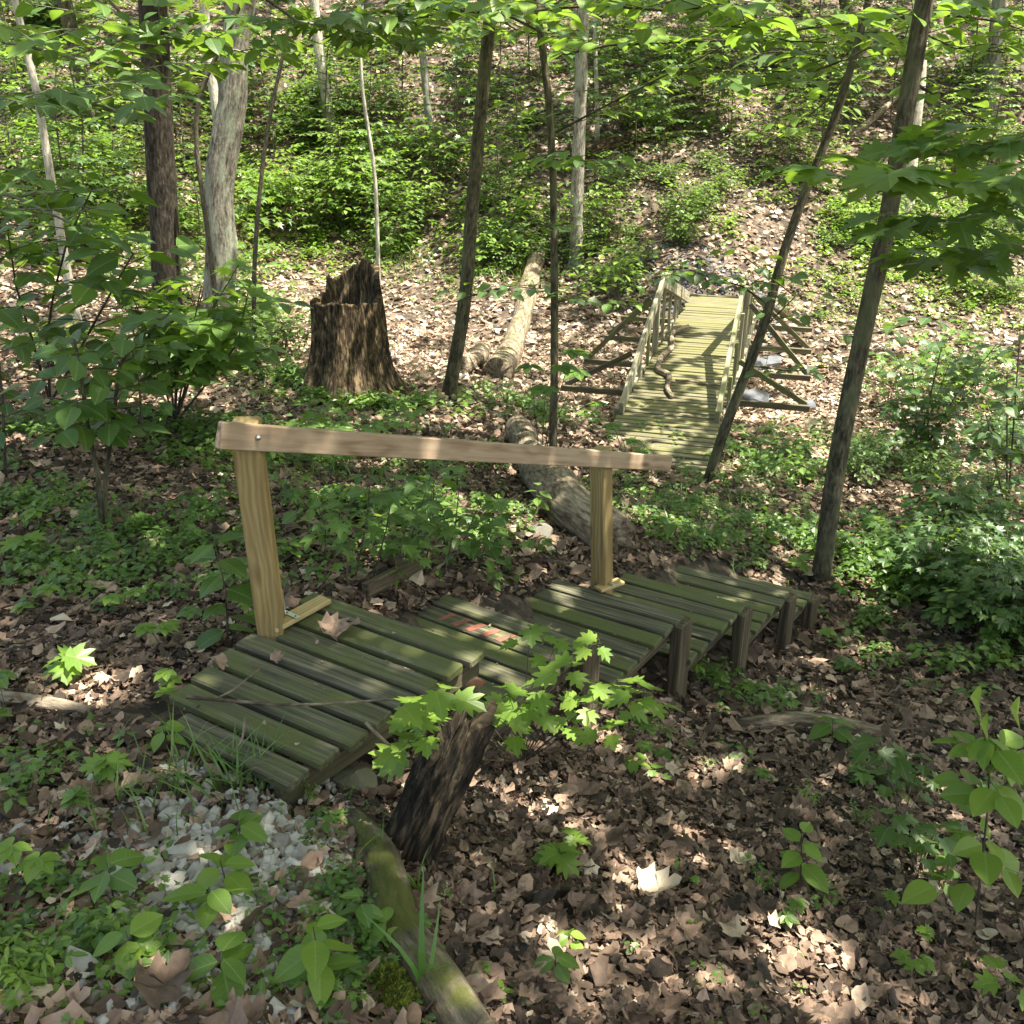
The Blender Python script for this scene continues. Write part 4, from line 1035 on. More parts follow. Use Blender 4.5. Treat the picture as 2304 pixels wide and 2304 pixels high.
# fine twigs in the litter
mb = MB()
for i in range(520):
    d = RNG.uniform(1.2, 6.5); a = RNG.uniform(-.6, .6); x, y = d * math.sin(a), d * math.cos(a); az = RNG.uniform(0, 6.28); l = RNG.uniform(.04, .2)
    x2, y2 = x + l * math.cos(az), y + l * math.sin(az); z = H([x, (x + x2) / 2, x2], [y, (y + y2) / 2, y2]) + .014 + RNG.uniform(0, .012, 3)
    P = np.array([[x, y, z[0]], [(x + x2) / 2 + RNG.normal(0, .008), (y + y2) / 2 + RNG.normal(0, .008), z[1]], [x2, y2, z[2]]])
    if keep_off_steps(P).all(): mb.tube(P, RNG.uniform(.0012, .0035), k=4, caps=False)
tag(mb.build('twigs', M_LOG), 'small dry twigs scattered in the dead leaves', 'twigs', kind='stuff')

# crumbs of leaves caught on the steps
lv = Leaves()
for (FR, e1, e2, L, d, pt, cs, o) in TREADS:
    n = 16; a = RNG.uniform(.05, L - .1, n); b_ = RNG.uniform(.03, d * .9, n); P = FR - e1 * a[:, None] - e2 * b_[:, None] + UP * .007
    z_ = RNG.uniform(0, 6.28, n); D_ = np.stack([np.cos(z_), np.sin(z_), RNG.normal(0, .1, n)], 1); NN = np.stack([RNG.normal(0, .2, n), RNG.normal(0, .2, n), np.ones(n)], 1)
    lv.add('a', DEAD_LO[0], P, frames(D_, NN), RNG.uniform(.008, .03, n), np.clip(RNG.normal(.5, .2, n), 0, 1))
tag(lv.build('leaf_crumbs', M_LITTER), 'small crumbs of dry leaves caught on the step boards', 'leaf crumbs', kind='stuff')
def moss_tuft(pts, n, rad, parent=None, name='moss', lift=.05):
    lv = Leaves()
    for (u, v) in pts:
        c = qhit(u, v); a = RNG.uniform(0, 6.28, n); r = rad * np.sqrt(RNG.random(n)); x = c[0] + r * np.cos(a); y = c[1] + r * np.sin(a)
        z = H(x, y) + lift * np.sqrt(np.clip(1 - (r / rad) ** 2, 0, 1)) + RNG.uniform(-.004, .004, n)
        D_ = np.stack([RNG.normal(0, .5, n), RNG.normal(0, .5, n), np.ones(n)], 1); NN = RNG.normal(size=(n, 3))
        lv.add('m', T_QUAD, np.stack([x, y, z], 1), frames(D_, NN), RNG.uniform(.007, .016, n), RNG.random(n))
    return lv.build(name, M_MOSS, parent)
rt_ = bpy.data.objects['mossy_root']
moss_tuft([(718, 1625), (725, 1600), (760, 1905), (740, 1870)], 1500, .045, rt_, 'moss', .07)
tag(moss_tuft([(95, 1420)], 1400, .05, None, 'moss_cushion', .02), 'small bright green moss cushion on soil left of the steps', 'moss')

# things lying on the steps
def onstep(u, v, z): return at_z(u * K, v * K, z)
def curled(label, pts, z, size, group=None):
    lv = Leaves()
    for i, (u, v, s_) in enumerate(pts):
        p = onstep(u, v, z) + UP * .012; a = RNG.uniform(0, 6.28)
        lv.add(i, DEAD_HI[i % 4], p, frames(np.array([[math.cos(a), math.sin(a), .1]]), np.array([[RNG.normal(0, .5), RNG.normal(0, .5), 1]])), size * s_, .62)
    return tag(lv.build('dry_leaf', M_LITTER), label, 'dead leaf', group)
curled('crumpled brown dry leaf beside the first bracket on the topmost platform', [(605, 1195, 1)], -1.99, .13)
curled('crumpled brown dry leaf lying right of another on the topmost platform', [(650, 1190, 1)], -1.99, .12)
curled('folded dry leaf farthest right of the crumpled ones on the topmost platform', [(678, 1182, 1)], -1.985, .085)
curled('small pale curled leaf in the middle left of the topmost platform', [(512, 1246, 1)], -1.99, .055)
curled('narrow pale leaf at the left end of the topmost platform', [(418, 1248, 1)], -1.99, .08)
mb = MB(); P = [onstep(u, v, z) for u, v, z in ((352, 1315, -1.97), (430, 1322, -1.975), (520, 1330, -1.975), (620, 1328, -1.97), (700, 1322, -1.965), (768, 1318, -1.95))]
mb.tube(P, [.007, .0065, .006, .005, .0045, .003], k=7, rough=.1, res=.03)
P = [onstep(u, v, z) for u, v, z in ((440, 1325, -1.97), (470, 1300, -1.972), (490, 1280, -1.975))]
tag(mb.build('fallen_twig', M_LOG, None, smooth=True), 'long thin branch lying across the topmost platform', 'twig')
mb = MB(); mb.tube([onstep(u, v, -1.978) for u, v in ((400, 1320), (440, 1305), (465, 1280), (490, 1262))], [.004, .004, .003, .002], k=6, res=.03); tag(mb.build('fallen_twig', M_LOG), 'short bent twig on the second board of the topmost platform', 'twig')
mb = MB(); mb.tube([onstep(u, v, z) for u, v, z in ((462, 1355, -1.97), (458, 1395, -1.975), (436, 1425, -1.975))], [.004, .004, .003], k=6, res=.02); tag(mb.build('fallen_twig', M_LOG), 'pale forked twig on the nearest boards of the topmost platform', 'twig')
mb = MB(); mb.tube([onstep(u, v, z) for u, v, z in ((690, 1363, -1.985), (715, 1390, -2.02), (750, 1420, -2.1))], [.008, .0075, .006], k=7, res=.02); tag(mb.build('fallen_twig', M_LOG), 'short broken stick poking out beside the right edge of the topmost platform', 'stick')

# ------------------------------------------------------------------ leafy plants
def spray(lv, mb, poly, r0, tpl, key, size, n, tw=.25, t0=.25, opp=False, tint=(.5, .15), droop=.15, tilt=.3, upn=1.0, rng=RNG, twigs=0, pet=.02, r1=.4, k=5):
    """leaves along a stem polyline, on short horizontal twigs"""
    P = np.array(poly, float); L = np.r_[0, np.cumsum(np.linalg.norm(np.diff(P, axis=0), axis=1))]
    mb.tube(P, np.linspace(r0, r0 * r1, len(P)), k=k, caps=False)
    def put(p, az, s_, out=0.0):
        n_ = len(p)
        d = np.stack([np.cos(az), np.sin(az), rng.normal(-droop, .15, n_)], 1)
        nn = np.stack([rng.normal(0, tilt, n_), rng.normal(0, tilt, n_), np.full(n_, upn)], 1)
        lv.add(key, tpl, p + d * out, frames(d, nn), s_, np.clip(rng.normal(tint[0], tint[1], n_), 0, 1))
    az = rng.uniform(0, 6.28)
    if twigs:
        for i in range(twigs):
            t = t0 + (1 - t0) * (i + rng.uniform(.1, .9)) / twigs; p0 = np.array([np.interp(t * L[-1], L, P[:, j]) for j in range(3)])
            az += 2.4 + rng.normal(0, .3); l = tw * (1.15 - .6 * t) * rng.uniform(.7, 1.25)
            dd = v3(math.cos(az), math.sin(az), rng.uniform(.05, .35)); q1 = p0 + dd * l * .5; q2 = p0 + dd * l + v3(0, 0, -.08 * l)
            mb.tube([p0, q1, q2], [r0 * .35, r0 * .25, r0 * .12], k=4, caps=False)
            m = max(2, int(round(n / twigs))); tt = (np.arange(m) + .6) / m * .95 + .05
            pp = np.where(tt[:, None] < .5, p0 + (q1 - p0) * tt[:, None] * 2, q1 + (q2 - q1) * (tt[:, None] * 2 - 1))
            sd = np.where(np.arange(m) % 2 == 0, 1, -1) * rng.uniform(.6, 1.1, m); sd[-1] *= .15
            put(pp, az + sd, size * rng.uniform(.7, 1.2, m), pet * size * 4)
    else:
        tt = t0 + (1 - t0) * (np.arange(n) + .5) / n
        pp = np.stack([np.interp(tt * L[-1], L, P[:, j]) for j in range(3)], 1)
        if opp:
            a = az + (np.arange(n) // 2) * 1.57 + (np.arange(n) % 2) * np.pi; tt2 = t0 + (1 - t0) * ((np.arange(n) // 2) * 2 + 1) / n
            pp = np.stack([np.interp(tt2 * L[-1], L, P[:, j]) for j in range(3)], 1)
        else: a = az + np.arange(n) * 2.4
        put(pp, a + rng.normal(0, .2, n), size * rng.uniform(.75, 1.15, n) * (1.1 - .3 * np.abs(tt - .6)), pet * size * 4)
def palmate(lv, p, az, size, tpl, key, tint, rng=RNG, n=5):
    """a hand of leaflets"""
    for j in range(n):
        a = az + (j - (n - 1) / 2) * .95
        d = np.array([[math.cos(a), math.sin(a), -.15]]); nn = np.array([[rng.normal(0, .15), rng.normal(0, .15), 1]])
        lv.add(key, tpl, p, frames(d, nn), size * (1 - .12 * abs(j - (n - 1) / 2)), np.clip(tint + rng.normal(0, .07), 0, 1))
def plant(name, label, cat, base, build, leafm=M_LEAF, stemm=M_TWIG, group=None):
    root = empty(name, base, label, cat, group); lv = Leaves(); mb = MB()
    build(lv, mb, np.array(base, float))
    if mb.n: mb.build('stem', stemm, root, smooth=True)
    if lv.count(): lv.build('foliage', leafm, root)
    return root
def ppoly(pts, y, dy=0):     # surveyed stem (1932 view), bottom first
    n = len(pts); return [at_y(u * K, v * K, y + dy * i / max(1, n - 1)) for i, (u, v) in enumerate(pts)]

# big-leaved saplings on the left
b0 = qhit(195, 1012); yb = b0[1]
def big_left(lv, mb, b):
    A = ppoly([(195, 1012), (185, 900), (165, 800), (152, 700), (140, 640)], yb)
    A[0] = b
    spray(lv, mb, A, .017, T_OVATE_W, 'o', .16, 46, .45, .50, twigs=12, tilt=.35, tint=(.35, .15), k=7)
    Bp = ppoly([(195, 1012), (200, 900), (214, 790), (226, 690), (262, 640), (320, 590)], yb, .4); Bp[0] = b
    spray(lv, mb, Bp, .015, T_OVATE_W, 'o', .16, 66, .42, .45, twigs=15, tilt=.35, tint=(.4, .15), k=7)
plant('broadleaf_sapling', 'forked sapling with broad dark leaves standing left of the handrail', 'sapling', b0, big_left, M_LEAF, M_BARK_BRN)
p = qhit(330, 800)
def bush2(lv, mb, b):
    for du, dv, s_ in ((380, 540, 1), (440, 600, 1), (300, 500, 1), (330, 620, 1), (470, 540, .8)):
        e = at_y(du * K, dv * K, p[1] - RNG.uniform(.3, 1.2)); mid = (b + e) / 2 + v3(RNG.normal(0, .1), 0, .15)
        spray(lv, mb, [b, mid, e], .012, T_OVATE_W, 'o', .21, 44, .6, .35, twigs=9, tilt=.35, tint=(.5, .18))
    for du, dv in ((360, 590), (420, 650), (450, 500), (250, 560)):
        e = at_y(du * K, dv * K, p[1] - RNG.uniform(.2, 1.0)); spray(lv, mb, [b, (b + e) / 2 + UP * .2, e], .01, T_MAPLE2, 'm', .2, 26, .5, .35, twigs=6, tilt=.35, tint=(.6, .15))
plant('leafy_bush', 'wide bush of broad green leaves between the left sapling and the big stump', 'bush', p, bush2, M_LEAF)
p3 = qhit(95, 760)
def bush3(lv, mb, b):
    for pts in ([(95, 760), (88, 640), (100, 560), (128, 450), (175, 355)], [(95, 760), (60, 640), (30, 540), (15, 440)], [(95, 760), (150, 660), (205, 560), (250, 480)]):
        A = ppoly(pts, p3[1], -1.6); A[0] = b; spray(lv, mb, A, .016, T_OVATE_W, 'o', .25, 60, .75, .3, twigs=12, tilt=.35, tint=(.4, .18))
plant('leafy_bush', 'tall bush of large oval leaves at the left edge', 'bush', p3, bush3, M_LEAF)
for lab, bx, pts, s_, n_, m_ in (('thin shrub with large leaves at the very left edge', (10, 900), [(10, 900), (5, 760), (-10, 600)], .17, 34, M_LEAF_D),
        ('leggy shrub with dull green leaves in front of the dark trunk', (270, 830), [(270, 830), (262, 720), (245, 640)], .15, 40, M_LEAF)):
    pp = qhit(*bx)
    plant('leafy_bush', lab, 'bush', pp, lambda lv, mb, b, pts=pts, s_=s_, n_=n_: spray(lv, mb, [b] + ppoly(pts, pp[1], -.3)[1:], .014, T_OVATE_W, 'o', s_, n_, .5, .3, twigs=9, tilt=.35, tint=(.45, .18)), m_)

# milkweed-like upright plant left of the first post, opposite lance leaves
pm_ = qhit(430, 1215)
def tallherb(lv, mb, b):
    e = at_y(402 * K, 1010 * K, pm_[1] - .1)
    spray(lv, mb, [b, (b + e) / 2 + v3(.02, 0, 0), e], .005, T_OVATE, 'o', .155, 14, .2, .08, opp=True, tint=(.35, .12), tilt=.25)
plant('tall_herb', 'upright herb with paired long pointed leaves left of the first post', 'plant', pm_, tallherb, M_LEAF)
# group of thin-stemmed young plants behind the handrail
for i, (ub, vb, ut, vt) in enumerate([(668, 1100, 700, 890), (700, 1105, 745, 900), (740, 1100, 812, 900), (735, 1108, 770, 960), (775, 1095, 815, 930), (800, 1090, 820, 870), (840, 1085, 905, 950), (655, 1115, 640, 960), (835, 1100, 870, 890), (895, 1090, 940, 930), (870, 1080, 930, 1010), (770, 1090, 700, 960), (615, 1070, 600, 950), (560, 1000, 545, 900)]):
    bp = qhit(ub, vb); e = at_y(ut * K, vt * K, bp[1] + RNG.uniform(-.1, .3))
    plant('thin_stemmed_plant', 'thin dark-stemmed young plant with pointed leaves growing behind the handrail', 'plant', bp,
          lambda lv, mb, b: spray(lv, mb, [b, (b + e) / 2 + v3(.02, 0, .02), e], .005, [T_OVATE, T_MAPLE2][i % 2], 'o', .085, 24, .2, .35, twigs=7, tint=(.45, .2), tilt=.35), M_LEAF, M_TWIG, 'young plants behind the handrail')
# right-hand shrub of dark leaves
pr = qhit(1728, 872)
def rshrub(lv, mb, b):
    for du, dv in ((1722, 700), (1790, 690), (1850, 720), (1690, 760), (1780, 640), (1880, 650)):
        e = at_y(du * K, dv * K, pr[1] - RNG.uniform(0, .8)); spray(lv, mb, [b, (b + e) / 2 + UP * .15, e], .012, T_OVATE_W if du % 20 else T_MAPLE2, 'o%d' % (du % 20 == 0), .15, 36, .5, .4, twigs=8, tint=(.4, .15), tilt=.35)
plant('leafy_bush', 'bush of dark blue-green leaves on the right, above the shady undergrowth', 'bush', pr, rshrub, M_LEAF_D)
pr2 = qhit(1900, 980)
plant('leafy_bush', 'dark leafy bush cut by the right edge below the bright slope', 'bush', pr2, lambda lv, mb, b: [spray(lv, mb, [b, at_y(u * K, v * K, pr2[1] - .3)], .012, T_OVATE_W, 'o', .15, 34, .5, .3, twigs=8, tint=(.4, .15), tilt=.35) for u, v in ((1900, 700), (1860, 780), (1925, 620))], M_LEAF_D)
# right foreground broad-leaved plant
pf = qhit(1840, 1760)
def rfore(lv, mb, b):
    A = ppoly([(1840, 1760), (1850, 1650), (1862, 1540), (1868, 1440), (1850, 1360)], pf[1], .25); A[0] = b
    spray(lv, mb, A, .005, T_OVATE_W, 'o', .13, 30, .2, .2, twigs=10, tint=(.75, .15), tilt=.4)
    spray(lv, mb, [A[3], at_y(1880 * K, 1400 * K, pf[1] + .2), at_y(1925 * K, 1440 * K, pf[1] + .2)], .003, T_OVATE_W, 'o', .12, 12, .1, .2, tint=(.8, .15), tilt=.4)
    for (u, v, s_) in ((1848, 1330, .17), (1862, 1375, .14), (1890, 1425, .13), (1920, 1350, .17), (1922, 1465, .14), (1835, 1420, .12)):
        c = at_y(u * K, v * K, pf[1] + .25); lv.add('o', T_OVATE_W, c, frames(np.array([[-.3, -.5, .5]]), np.array([[-.1, -1, .9]])), s_, .9)
plant('broadleaf_seedling', 'bright broad-leaved seedling at the right edge of the foreground', 'plant', pf, rfore, M_LEAF_B)
# maple seedlings
def maple_seedling(label, ub, vb, tips, size, m=M_LEAF_B, tint=(.6, .15), name='maple_seedling', ay=None, dy=(0, .4), n=6):
    bp = qhit(ub, vb)
    def f(lv, mb, b):
        for (u, v) in tips:
            yy = RNG.uniform(*(ay[0] if u < 935 else ay[1])) if ay else bp[1] + RNG.uniform(*dy); e = at_y(u * K, v * K, yy); mid = b * .45 + e * .55 + UP * .06
            mb.tube([b, mid, e], [.0022, .0018, .001], k=5, caps=False)
            k = n; a0 = RNG.uniform(0, 6.28)
            for j in range(k):
                a = a0 + j * 2.4; o_ = v3(math.cos(a), math.sin(a), 0) * size * (.12 + .75 * (j / k)); c = e + o_ * 1.1 - UP * .02 * (j / k) + (mid - e) * .1 * (j % 3)
                mb.tube([e, c], [.0012, .0008], k=3, caps=False)
                lv.add('m', T_MAPLE, c, frames(np.array([[math.cos(a), math.sin(a), RNG.normal(-.2, .12)]]), np.array([[RNG.normal(0, .16), RNG.normal(-.04, .16), 1]])), size * RNG.uniform(.7, 1.15), np.clip(RNG.normal(*tint), 0, 1))
    return plant(name, label, 'seedling', bp, f, m, M_TWIG)
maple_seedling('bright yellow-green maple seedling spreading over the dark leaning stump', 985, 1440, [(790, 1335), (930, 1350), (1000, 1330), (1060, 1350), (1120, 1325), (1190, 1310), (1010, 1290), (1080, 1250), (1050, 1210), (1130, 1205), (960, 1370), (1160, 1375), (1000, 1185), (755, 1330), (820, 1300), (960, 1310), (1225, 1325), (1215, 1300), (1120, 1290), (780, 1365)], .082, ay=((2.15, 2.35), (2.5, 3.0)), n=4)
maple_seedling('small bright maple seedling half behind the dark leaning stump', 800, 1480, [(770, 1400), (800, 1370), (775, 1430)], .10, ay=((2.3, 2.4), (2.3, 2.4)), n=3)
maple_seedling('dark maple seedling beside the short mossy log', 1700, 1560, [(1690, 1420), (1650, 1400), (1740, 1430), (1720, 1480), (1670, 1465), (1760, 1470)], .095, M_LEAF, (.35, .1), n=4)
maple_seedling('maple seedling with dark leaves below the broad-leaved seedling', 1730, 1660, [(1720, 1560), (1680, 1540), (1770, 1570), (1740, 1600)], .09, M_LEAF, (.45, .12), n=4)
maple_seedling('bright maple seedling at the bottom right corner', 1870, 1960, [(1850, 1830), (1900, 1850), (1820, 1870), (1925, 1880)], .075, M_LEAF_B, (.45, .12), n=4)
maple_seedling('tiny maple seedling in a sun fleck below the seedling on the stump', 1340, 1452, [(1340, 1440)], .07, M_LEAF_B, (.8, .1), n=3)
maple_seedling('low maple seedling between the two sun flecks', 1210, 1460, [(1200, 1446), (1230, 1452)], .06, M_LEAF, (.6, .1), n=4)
maple_seedling('maple seedling under the rail near the big stump', 560, 860, [(590, 790), (610, 770), (560, 800), (640, 800)], .14, M_LEAF, (.6, .15), n=5, dy=(-.4, .2))
maple_seedling('seedling with star-shaped leaves right below the big stump', 690, 900, [(700, 800), (740, 790), (660, 810), (780, 760), (640, 850)], .13, M_LEAF, (.5, .15), n=5, dy=(-.4, .2))
for lab, ub, vb, tips, s_ in (('compound-leaved seedling in front of the slim sapling', 1020, 900, [(1000, 690), (1060, 690), (1090, 700), (1030, 730), (1080, 660)], .2),
        ('leafy seedling beside the end of the second handrail post', 1190, 900, [(1190, 830), (1160, 800), (1130, 760), (1210, 850)], .14)):
    bp = qhit(ub, vb)
    def f(lv, mb, b):
        for (u, v) in tips:
            e = at_y(u * K, v * K, bp[1] - RNG.uniform(.2, .9)); mb.tube([b, (b + e) / 2 + UP * .1, e], [.006, .004, .002], k=5, caps=False); palmate(lv, e, RNG.uniform(0, 6.28), s_, T_OVATE, 'o', .6, n=6)
    plant('compound_seedling', lab, 'seedling', bp, f, M_LEAF)

# ------------------------------------------------------------------ overhanging leafy branches (parts of trees)
def branch(root_i, pts, y, dy, tpl, size, n, tw, m, tint=(.5, .15), tilt=.3, r=.012, twigs=10, t0=.05, droop=.2, name='leafy_branch'):
    t = root_i if isinstance(root_i, dict) else TREES[root_i]
    lv = Leaves(); mb = MB(); A = ppoly(pts, y, dy)
    spray(lv, mb, A, r, tpl, 'l', size, n, tw, t0, twigs=twigs, tint=tint, tilt=tilt, droop=droop)
    b = mb.build('low_branch', t['m'], t['root'], smooth=True)
    o = lv.build('leaves', m, t['root']); o.parent = b
    return b
RT = next(t for t in TREES if 'right edge near the steps' in t['root']['label'])
for pts, y, dy, n in (([(2100, 330), (1950, 345), (1800, 352), (1680, 345), (1560, 330)], 4.6, -.3, 34), ([(2100, 480), (1930, 470), (1800, 490), (1700, 500)], 5.2, 0, 22), ([(2100, 250), (1930, 270), (1800, 290), (1700, 300)], 5.0, .3, 30), ([(2100, 400), (1930, 390), (1760, 420), (1640, 440)], 4.9, .2, 22)):
    branch(RT, pts, y, dy, T_MAPLE, .195, int(n * 1.5), .45, M_LEAF if y > 4.8 else M_LEAF_B, (.5, .2), .3, .008, 11, .1)
for tr_i, pts, y, dy, tpl, sz, n, tw, m in ((T_C2, [(1048, 250), (1180, 180), (1300, 120), (1420, 60)], 9.3, -1.5, T_OVATE, .17, 40, .6, M_LEAF_B),
        (T_C2, [(1030, 110), (1150, 85), (1280, 80), (1400, 75), (1560, 80)], 9.3, -2, T_OVATE, .19, 80, .7, M_LEAF_B),
        (T_R1, [(1700, 60), (1600, 110), (1500, 150), (1400, 170)], 8.5, -1, T_OVATE, .19, 70, .7, M_LEAF),
        (T_R1, [(1715, 150), (1780, 190), (1860, 230)], 8.4, 0, T_OVATE, .16, 22, .5, M_LEAF),
        (T_R1, [(1730, 60), (1800, 90), (1900, 100)], 8.6, 0, T_OVATE, .18, 44, .6, M_LEAF_B),
        (T_C2, [(1045, 420), (1000, 440), (960, 455)], 9.3, -.6, T_OVATE, .14, 26, .4, M_LEAF), (T_C2, [(1044, 320), (1080, 300), (1120, 315)], 9.3, -.8, T_OVATE, .17, 34, .5, M_LEAF),
        (T_C2, [(1045, 570), (1100, 560), (1200, 580)], 9.4, 0, T_OVATE, .14, 12, .3, M_LEAF),
        (T_C1, [(880, 560), (960, 540), (1020, 545)], 11.3, -.5, T_OVATE_W, .17, 30, .5, M_LEAF_D), (T_C1, [(905, 60), (820, 50), (720, 70), (640, 90)], 11.5, -1.5, T_OVATE, .22, 90, .8, M_LEAF),
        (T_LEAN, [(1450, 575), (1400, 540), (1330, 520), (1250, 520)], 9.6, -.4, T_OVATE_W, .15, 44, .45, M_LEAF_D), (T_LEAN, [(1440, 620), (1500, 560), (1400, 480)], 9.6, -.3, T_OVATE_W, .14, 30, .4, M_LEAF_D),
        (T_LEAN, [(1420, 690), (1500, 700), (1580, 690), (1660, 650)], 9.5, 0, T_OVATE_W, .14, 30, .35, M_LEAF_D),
        (T_R1, [(1600, 640), (1680, 620), (1780, 600)], 7.8, 0, T_OVATE_W, .13, 26, .4, M_LEAF_D)):
    branch(tr_i, pts, y, dy, tpl, sz, n, tw, m, (.5, .18), .3, .012, 12)
for tr_i, pts, y, dy, tpl, sz, n, m in ((T_C2, [(1010, 20), (1120, 10), (1250, 20), (1400, 10)], 8.8, -2, T_OVATE, .2, 90, M_LEAF_B), (T_R1, [(1740, 30), (1620, 40), (1480, 60), (1380, 50)], 8.2, -1.5, T_OVATE, .19, 90, M_LEAF_B),
        (T_C2, [(1020, 60), (960, 30), (860, 20), (760, 40)], 9.2, -.5, T_OVATE, .2, 60, M_LEAF), (T_LEAN, [(1610, 120), (1560, 190), (1500, 240), (1450, 270)], 10.5, 1.5, T_OVATE, .16, 70, M_LEAF_B),
        (T_R1, [(1735, 20), (1800, 30), (1880, 40), (1940, 60)], 8.4, 0, T_OVATE, .19, 60, M_LEAF), (T_C1, [(915, 20), (980, 60), (1060, 70)], 11.2, 0, T_OVATE, .2, 36, M_LEAF)):
    branch(tr_i, pts, y, dy, tpl, sz, n, .75, m, (.5, .18), .3, .012, 14)
LT_ = next(t for t in TREES if 'left edge' in t['root']['label'])
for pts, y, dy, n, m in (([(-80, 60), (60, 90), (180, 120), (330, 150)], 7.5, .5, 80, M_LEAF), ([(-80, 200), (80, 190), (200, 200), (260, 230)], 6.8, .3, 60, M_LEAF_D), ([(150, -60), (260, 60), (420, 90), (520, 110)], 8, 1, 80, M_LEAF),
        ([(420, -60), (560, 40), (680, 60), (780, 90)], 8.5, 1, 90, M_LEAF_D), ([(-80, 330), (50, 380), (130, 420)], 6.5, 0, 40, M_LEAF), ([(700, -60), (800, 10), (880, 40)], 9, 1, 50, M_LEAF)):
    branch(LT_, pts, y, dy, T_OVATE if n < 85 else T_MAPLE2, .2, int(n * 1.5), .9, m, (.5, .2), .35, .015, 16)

# ------------------------------------------------------------------ understory shrubs: a few shapes, copied over the hillside
def shrub_proto(kind, seed):
    r = np.random.default_rng(seed); lv = Leaves(); mb = MB()
    hgt = [1.1, 1.5, .8, 1.9, 1.2][kind]; ns = [6, 5, 7, 4, 6][kind]; sz = [.15, .18, .12, .19, .17][kind]; tp = [T_OVATE_LO, T_OVATE_LO, T_OVATE_LO, T_MAPLE2, T_MAPLE2][kind]
    for s_ in range(ns):
        a = r.uniform(0, 6.28); e = v3(math.cos(a), math.sin(a), 0) * r.uniform(.15, .6) * hgt + UP * hgt * r.uniform(.6, 1.05)
        P = [v3(0, 0, -.05), e * .45 + UP * .12 * hgt, e]
        spray(lv, mb, P, .01, tp, 'l', sz, 34, .75 * hgt ** .5, .3, twigs=8, tint=(.5, .2), tilt=.22, rng=r)
    return lv, mb
PROTO = []
def copy_thing(root, kids, loc, rz, sc, label=None):
    c = root.copy(); COL.objects.link(c); c.location = tuple(float(a) for a in loc); c.rotation_euler = (0, 0, rz); c.scale = (sc, sc, sc)
    if label: c['label'] = label
    for k in kids:
        d = k.copy(); COL.objects.link(d); d.parent = c
    return c
SHR = []
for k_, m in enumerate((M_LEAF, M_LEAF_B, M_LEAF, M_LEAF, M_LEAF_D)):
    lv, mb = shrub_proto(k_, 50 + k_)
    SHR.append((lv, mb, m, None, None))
spots = []
def zone(pts, n, spread, kinds, sc=(.7, 1.2)):
    for _ in range(n):
        u, v = pts[RNG.integers(len(pts))]; p = qhit(u + RNG.normal(0, spread), v + RNG.normal(0, spread * .5))
        if 4.2 < p[1] < 50: spots.append((p, int(kinds[RNG.integers(len(kinds))]), RNG.uniform(*sc)))
zone([(1650, 900), (1750, 900), (1850, 930), (1700, 1000), (1800, 1040), (1890, 1080), (1900, 860), (1780, 1130), (1880, 1180)], 44, 28, [2, 4, 2], (.35, .7))
zone([(1700, 780), (1800, 760), (1890, 800)], 6, 30, [4, 3], (.6, .9))
zone([(450, 620), (350, 560), (480, 560)], 5, 30, [3, 0], (.6, 1))
zone([(520, 400), (600, 350), (700, 400), (760, 330), (640, 440), (560, 470), (760, 440), (500, 450)], 20, 55, [0, 1, 1, 3], (.8, 1.25))
zone([(600, 250), (700, 270), (780, 300), (680, 200), (560, 300), (850, 380)], 15, 55, [0, 3, 2, 4], (.8, 1.2))
zone([(100, 250), (200, 330), (60, 420), (230, 400), (150, 160), (60, 60), (250, 240), (360, 300), (30, 330)], 22, 60, [0, 1, 3, 4], (.7, 1.2))
zone([(950, 450), (1080, 450), (1130, 480), (1000, 400), (930, 500), (1150, 540), (840, 470)], 20, 35, [0, 1, 2, 2], (.6, 1))
zone([(1150, 380), (1250, 330), (1350, 400), (1200, 250), (1300, 430), (1240, 450), (1400, 470), (1480, 430)], 22, 45, [0, 2, 2, 0], (.5, .9))
zone([(1550, 170), (1500, 110), (1600, 220), (1530, 250), (1300, 180), (1250, 130), (1400, 250)], 16, 45, [1, 0, 3, 1], (.6, 1.1))
zone([(1500, 450), (1600, 450), (1700, 460), (1780, 420), (1860, 460), (1900, 380), (1750, 540), (1650, 560), (1850, 560), (1900, 300)], 30, 45, [0, 1, 2, 2], (.45, .8))
zone([(1100, 150), (900, 200), (980, 120), (860, 90), (1100, 60), (1350, 80), (1780, 200), (1850, 150)], 18, 50, [0, 3, 2], (.6, 1))
zone([(440, 700), (350, 700), (520, 650), (470, 620), (250, 720), (100, 680)], 16, 35, [0, 4, 2, 3], (.4, .7))
SLAB = ['low leafy shrub growing on the wooded hillside', 'bright yellow-green leafy shrub growing in the ravine woods', 'small bushy undergrowth shrub on the leafy slope', 'taller shrub with lobed leaves on the wooded slope', 'dark green shrub with lobed leaves in the woods']
roots = {}
for (p, kd, s_) in spots:
    lv, mb, m, _, _ = SHR[kd]
    if kd not in roots:
        root = empty('shrub', (0, 0, 0), SLAB[kd], 'shrub', ['low hillside shrubs', 'bright ravine shrubs', 'small slope shrubs', 'lobed-leaved shrubs', 'dark lobed shrubs'][kd])
        a = mb.build('stem', M_TWIG, root, smooth=True); b = lv.build('foliage', m, root); roots[kd] = (root, [a, b])
        root.location = tuple(float(c) for c in p); root.rotation_euler = (0, 0, RNG.uniform(0, 6.28)); root.scale = (s_,) * 3
    else: copy_thing(*roots[kd], p, RNG.uniform(0, 6.28), s_)

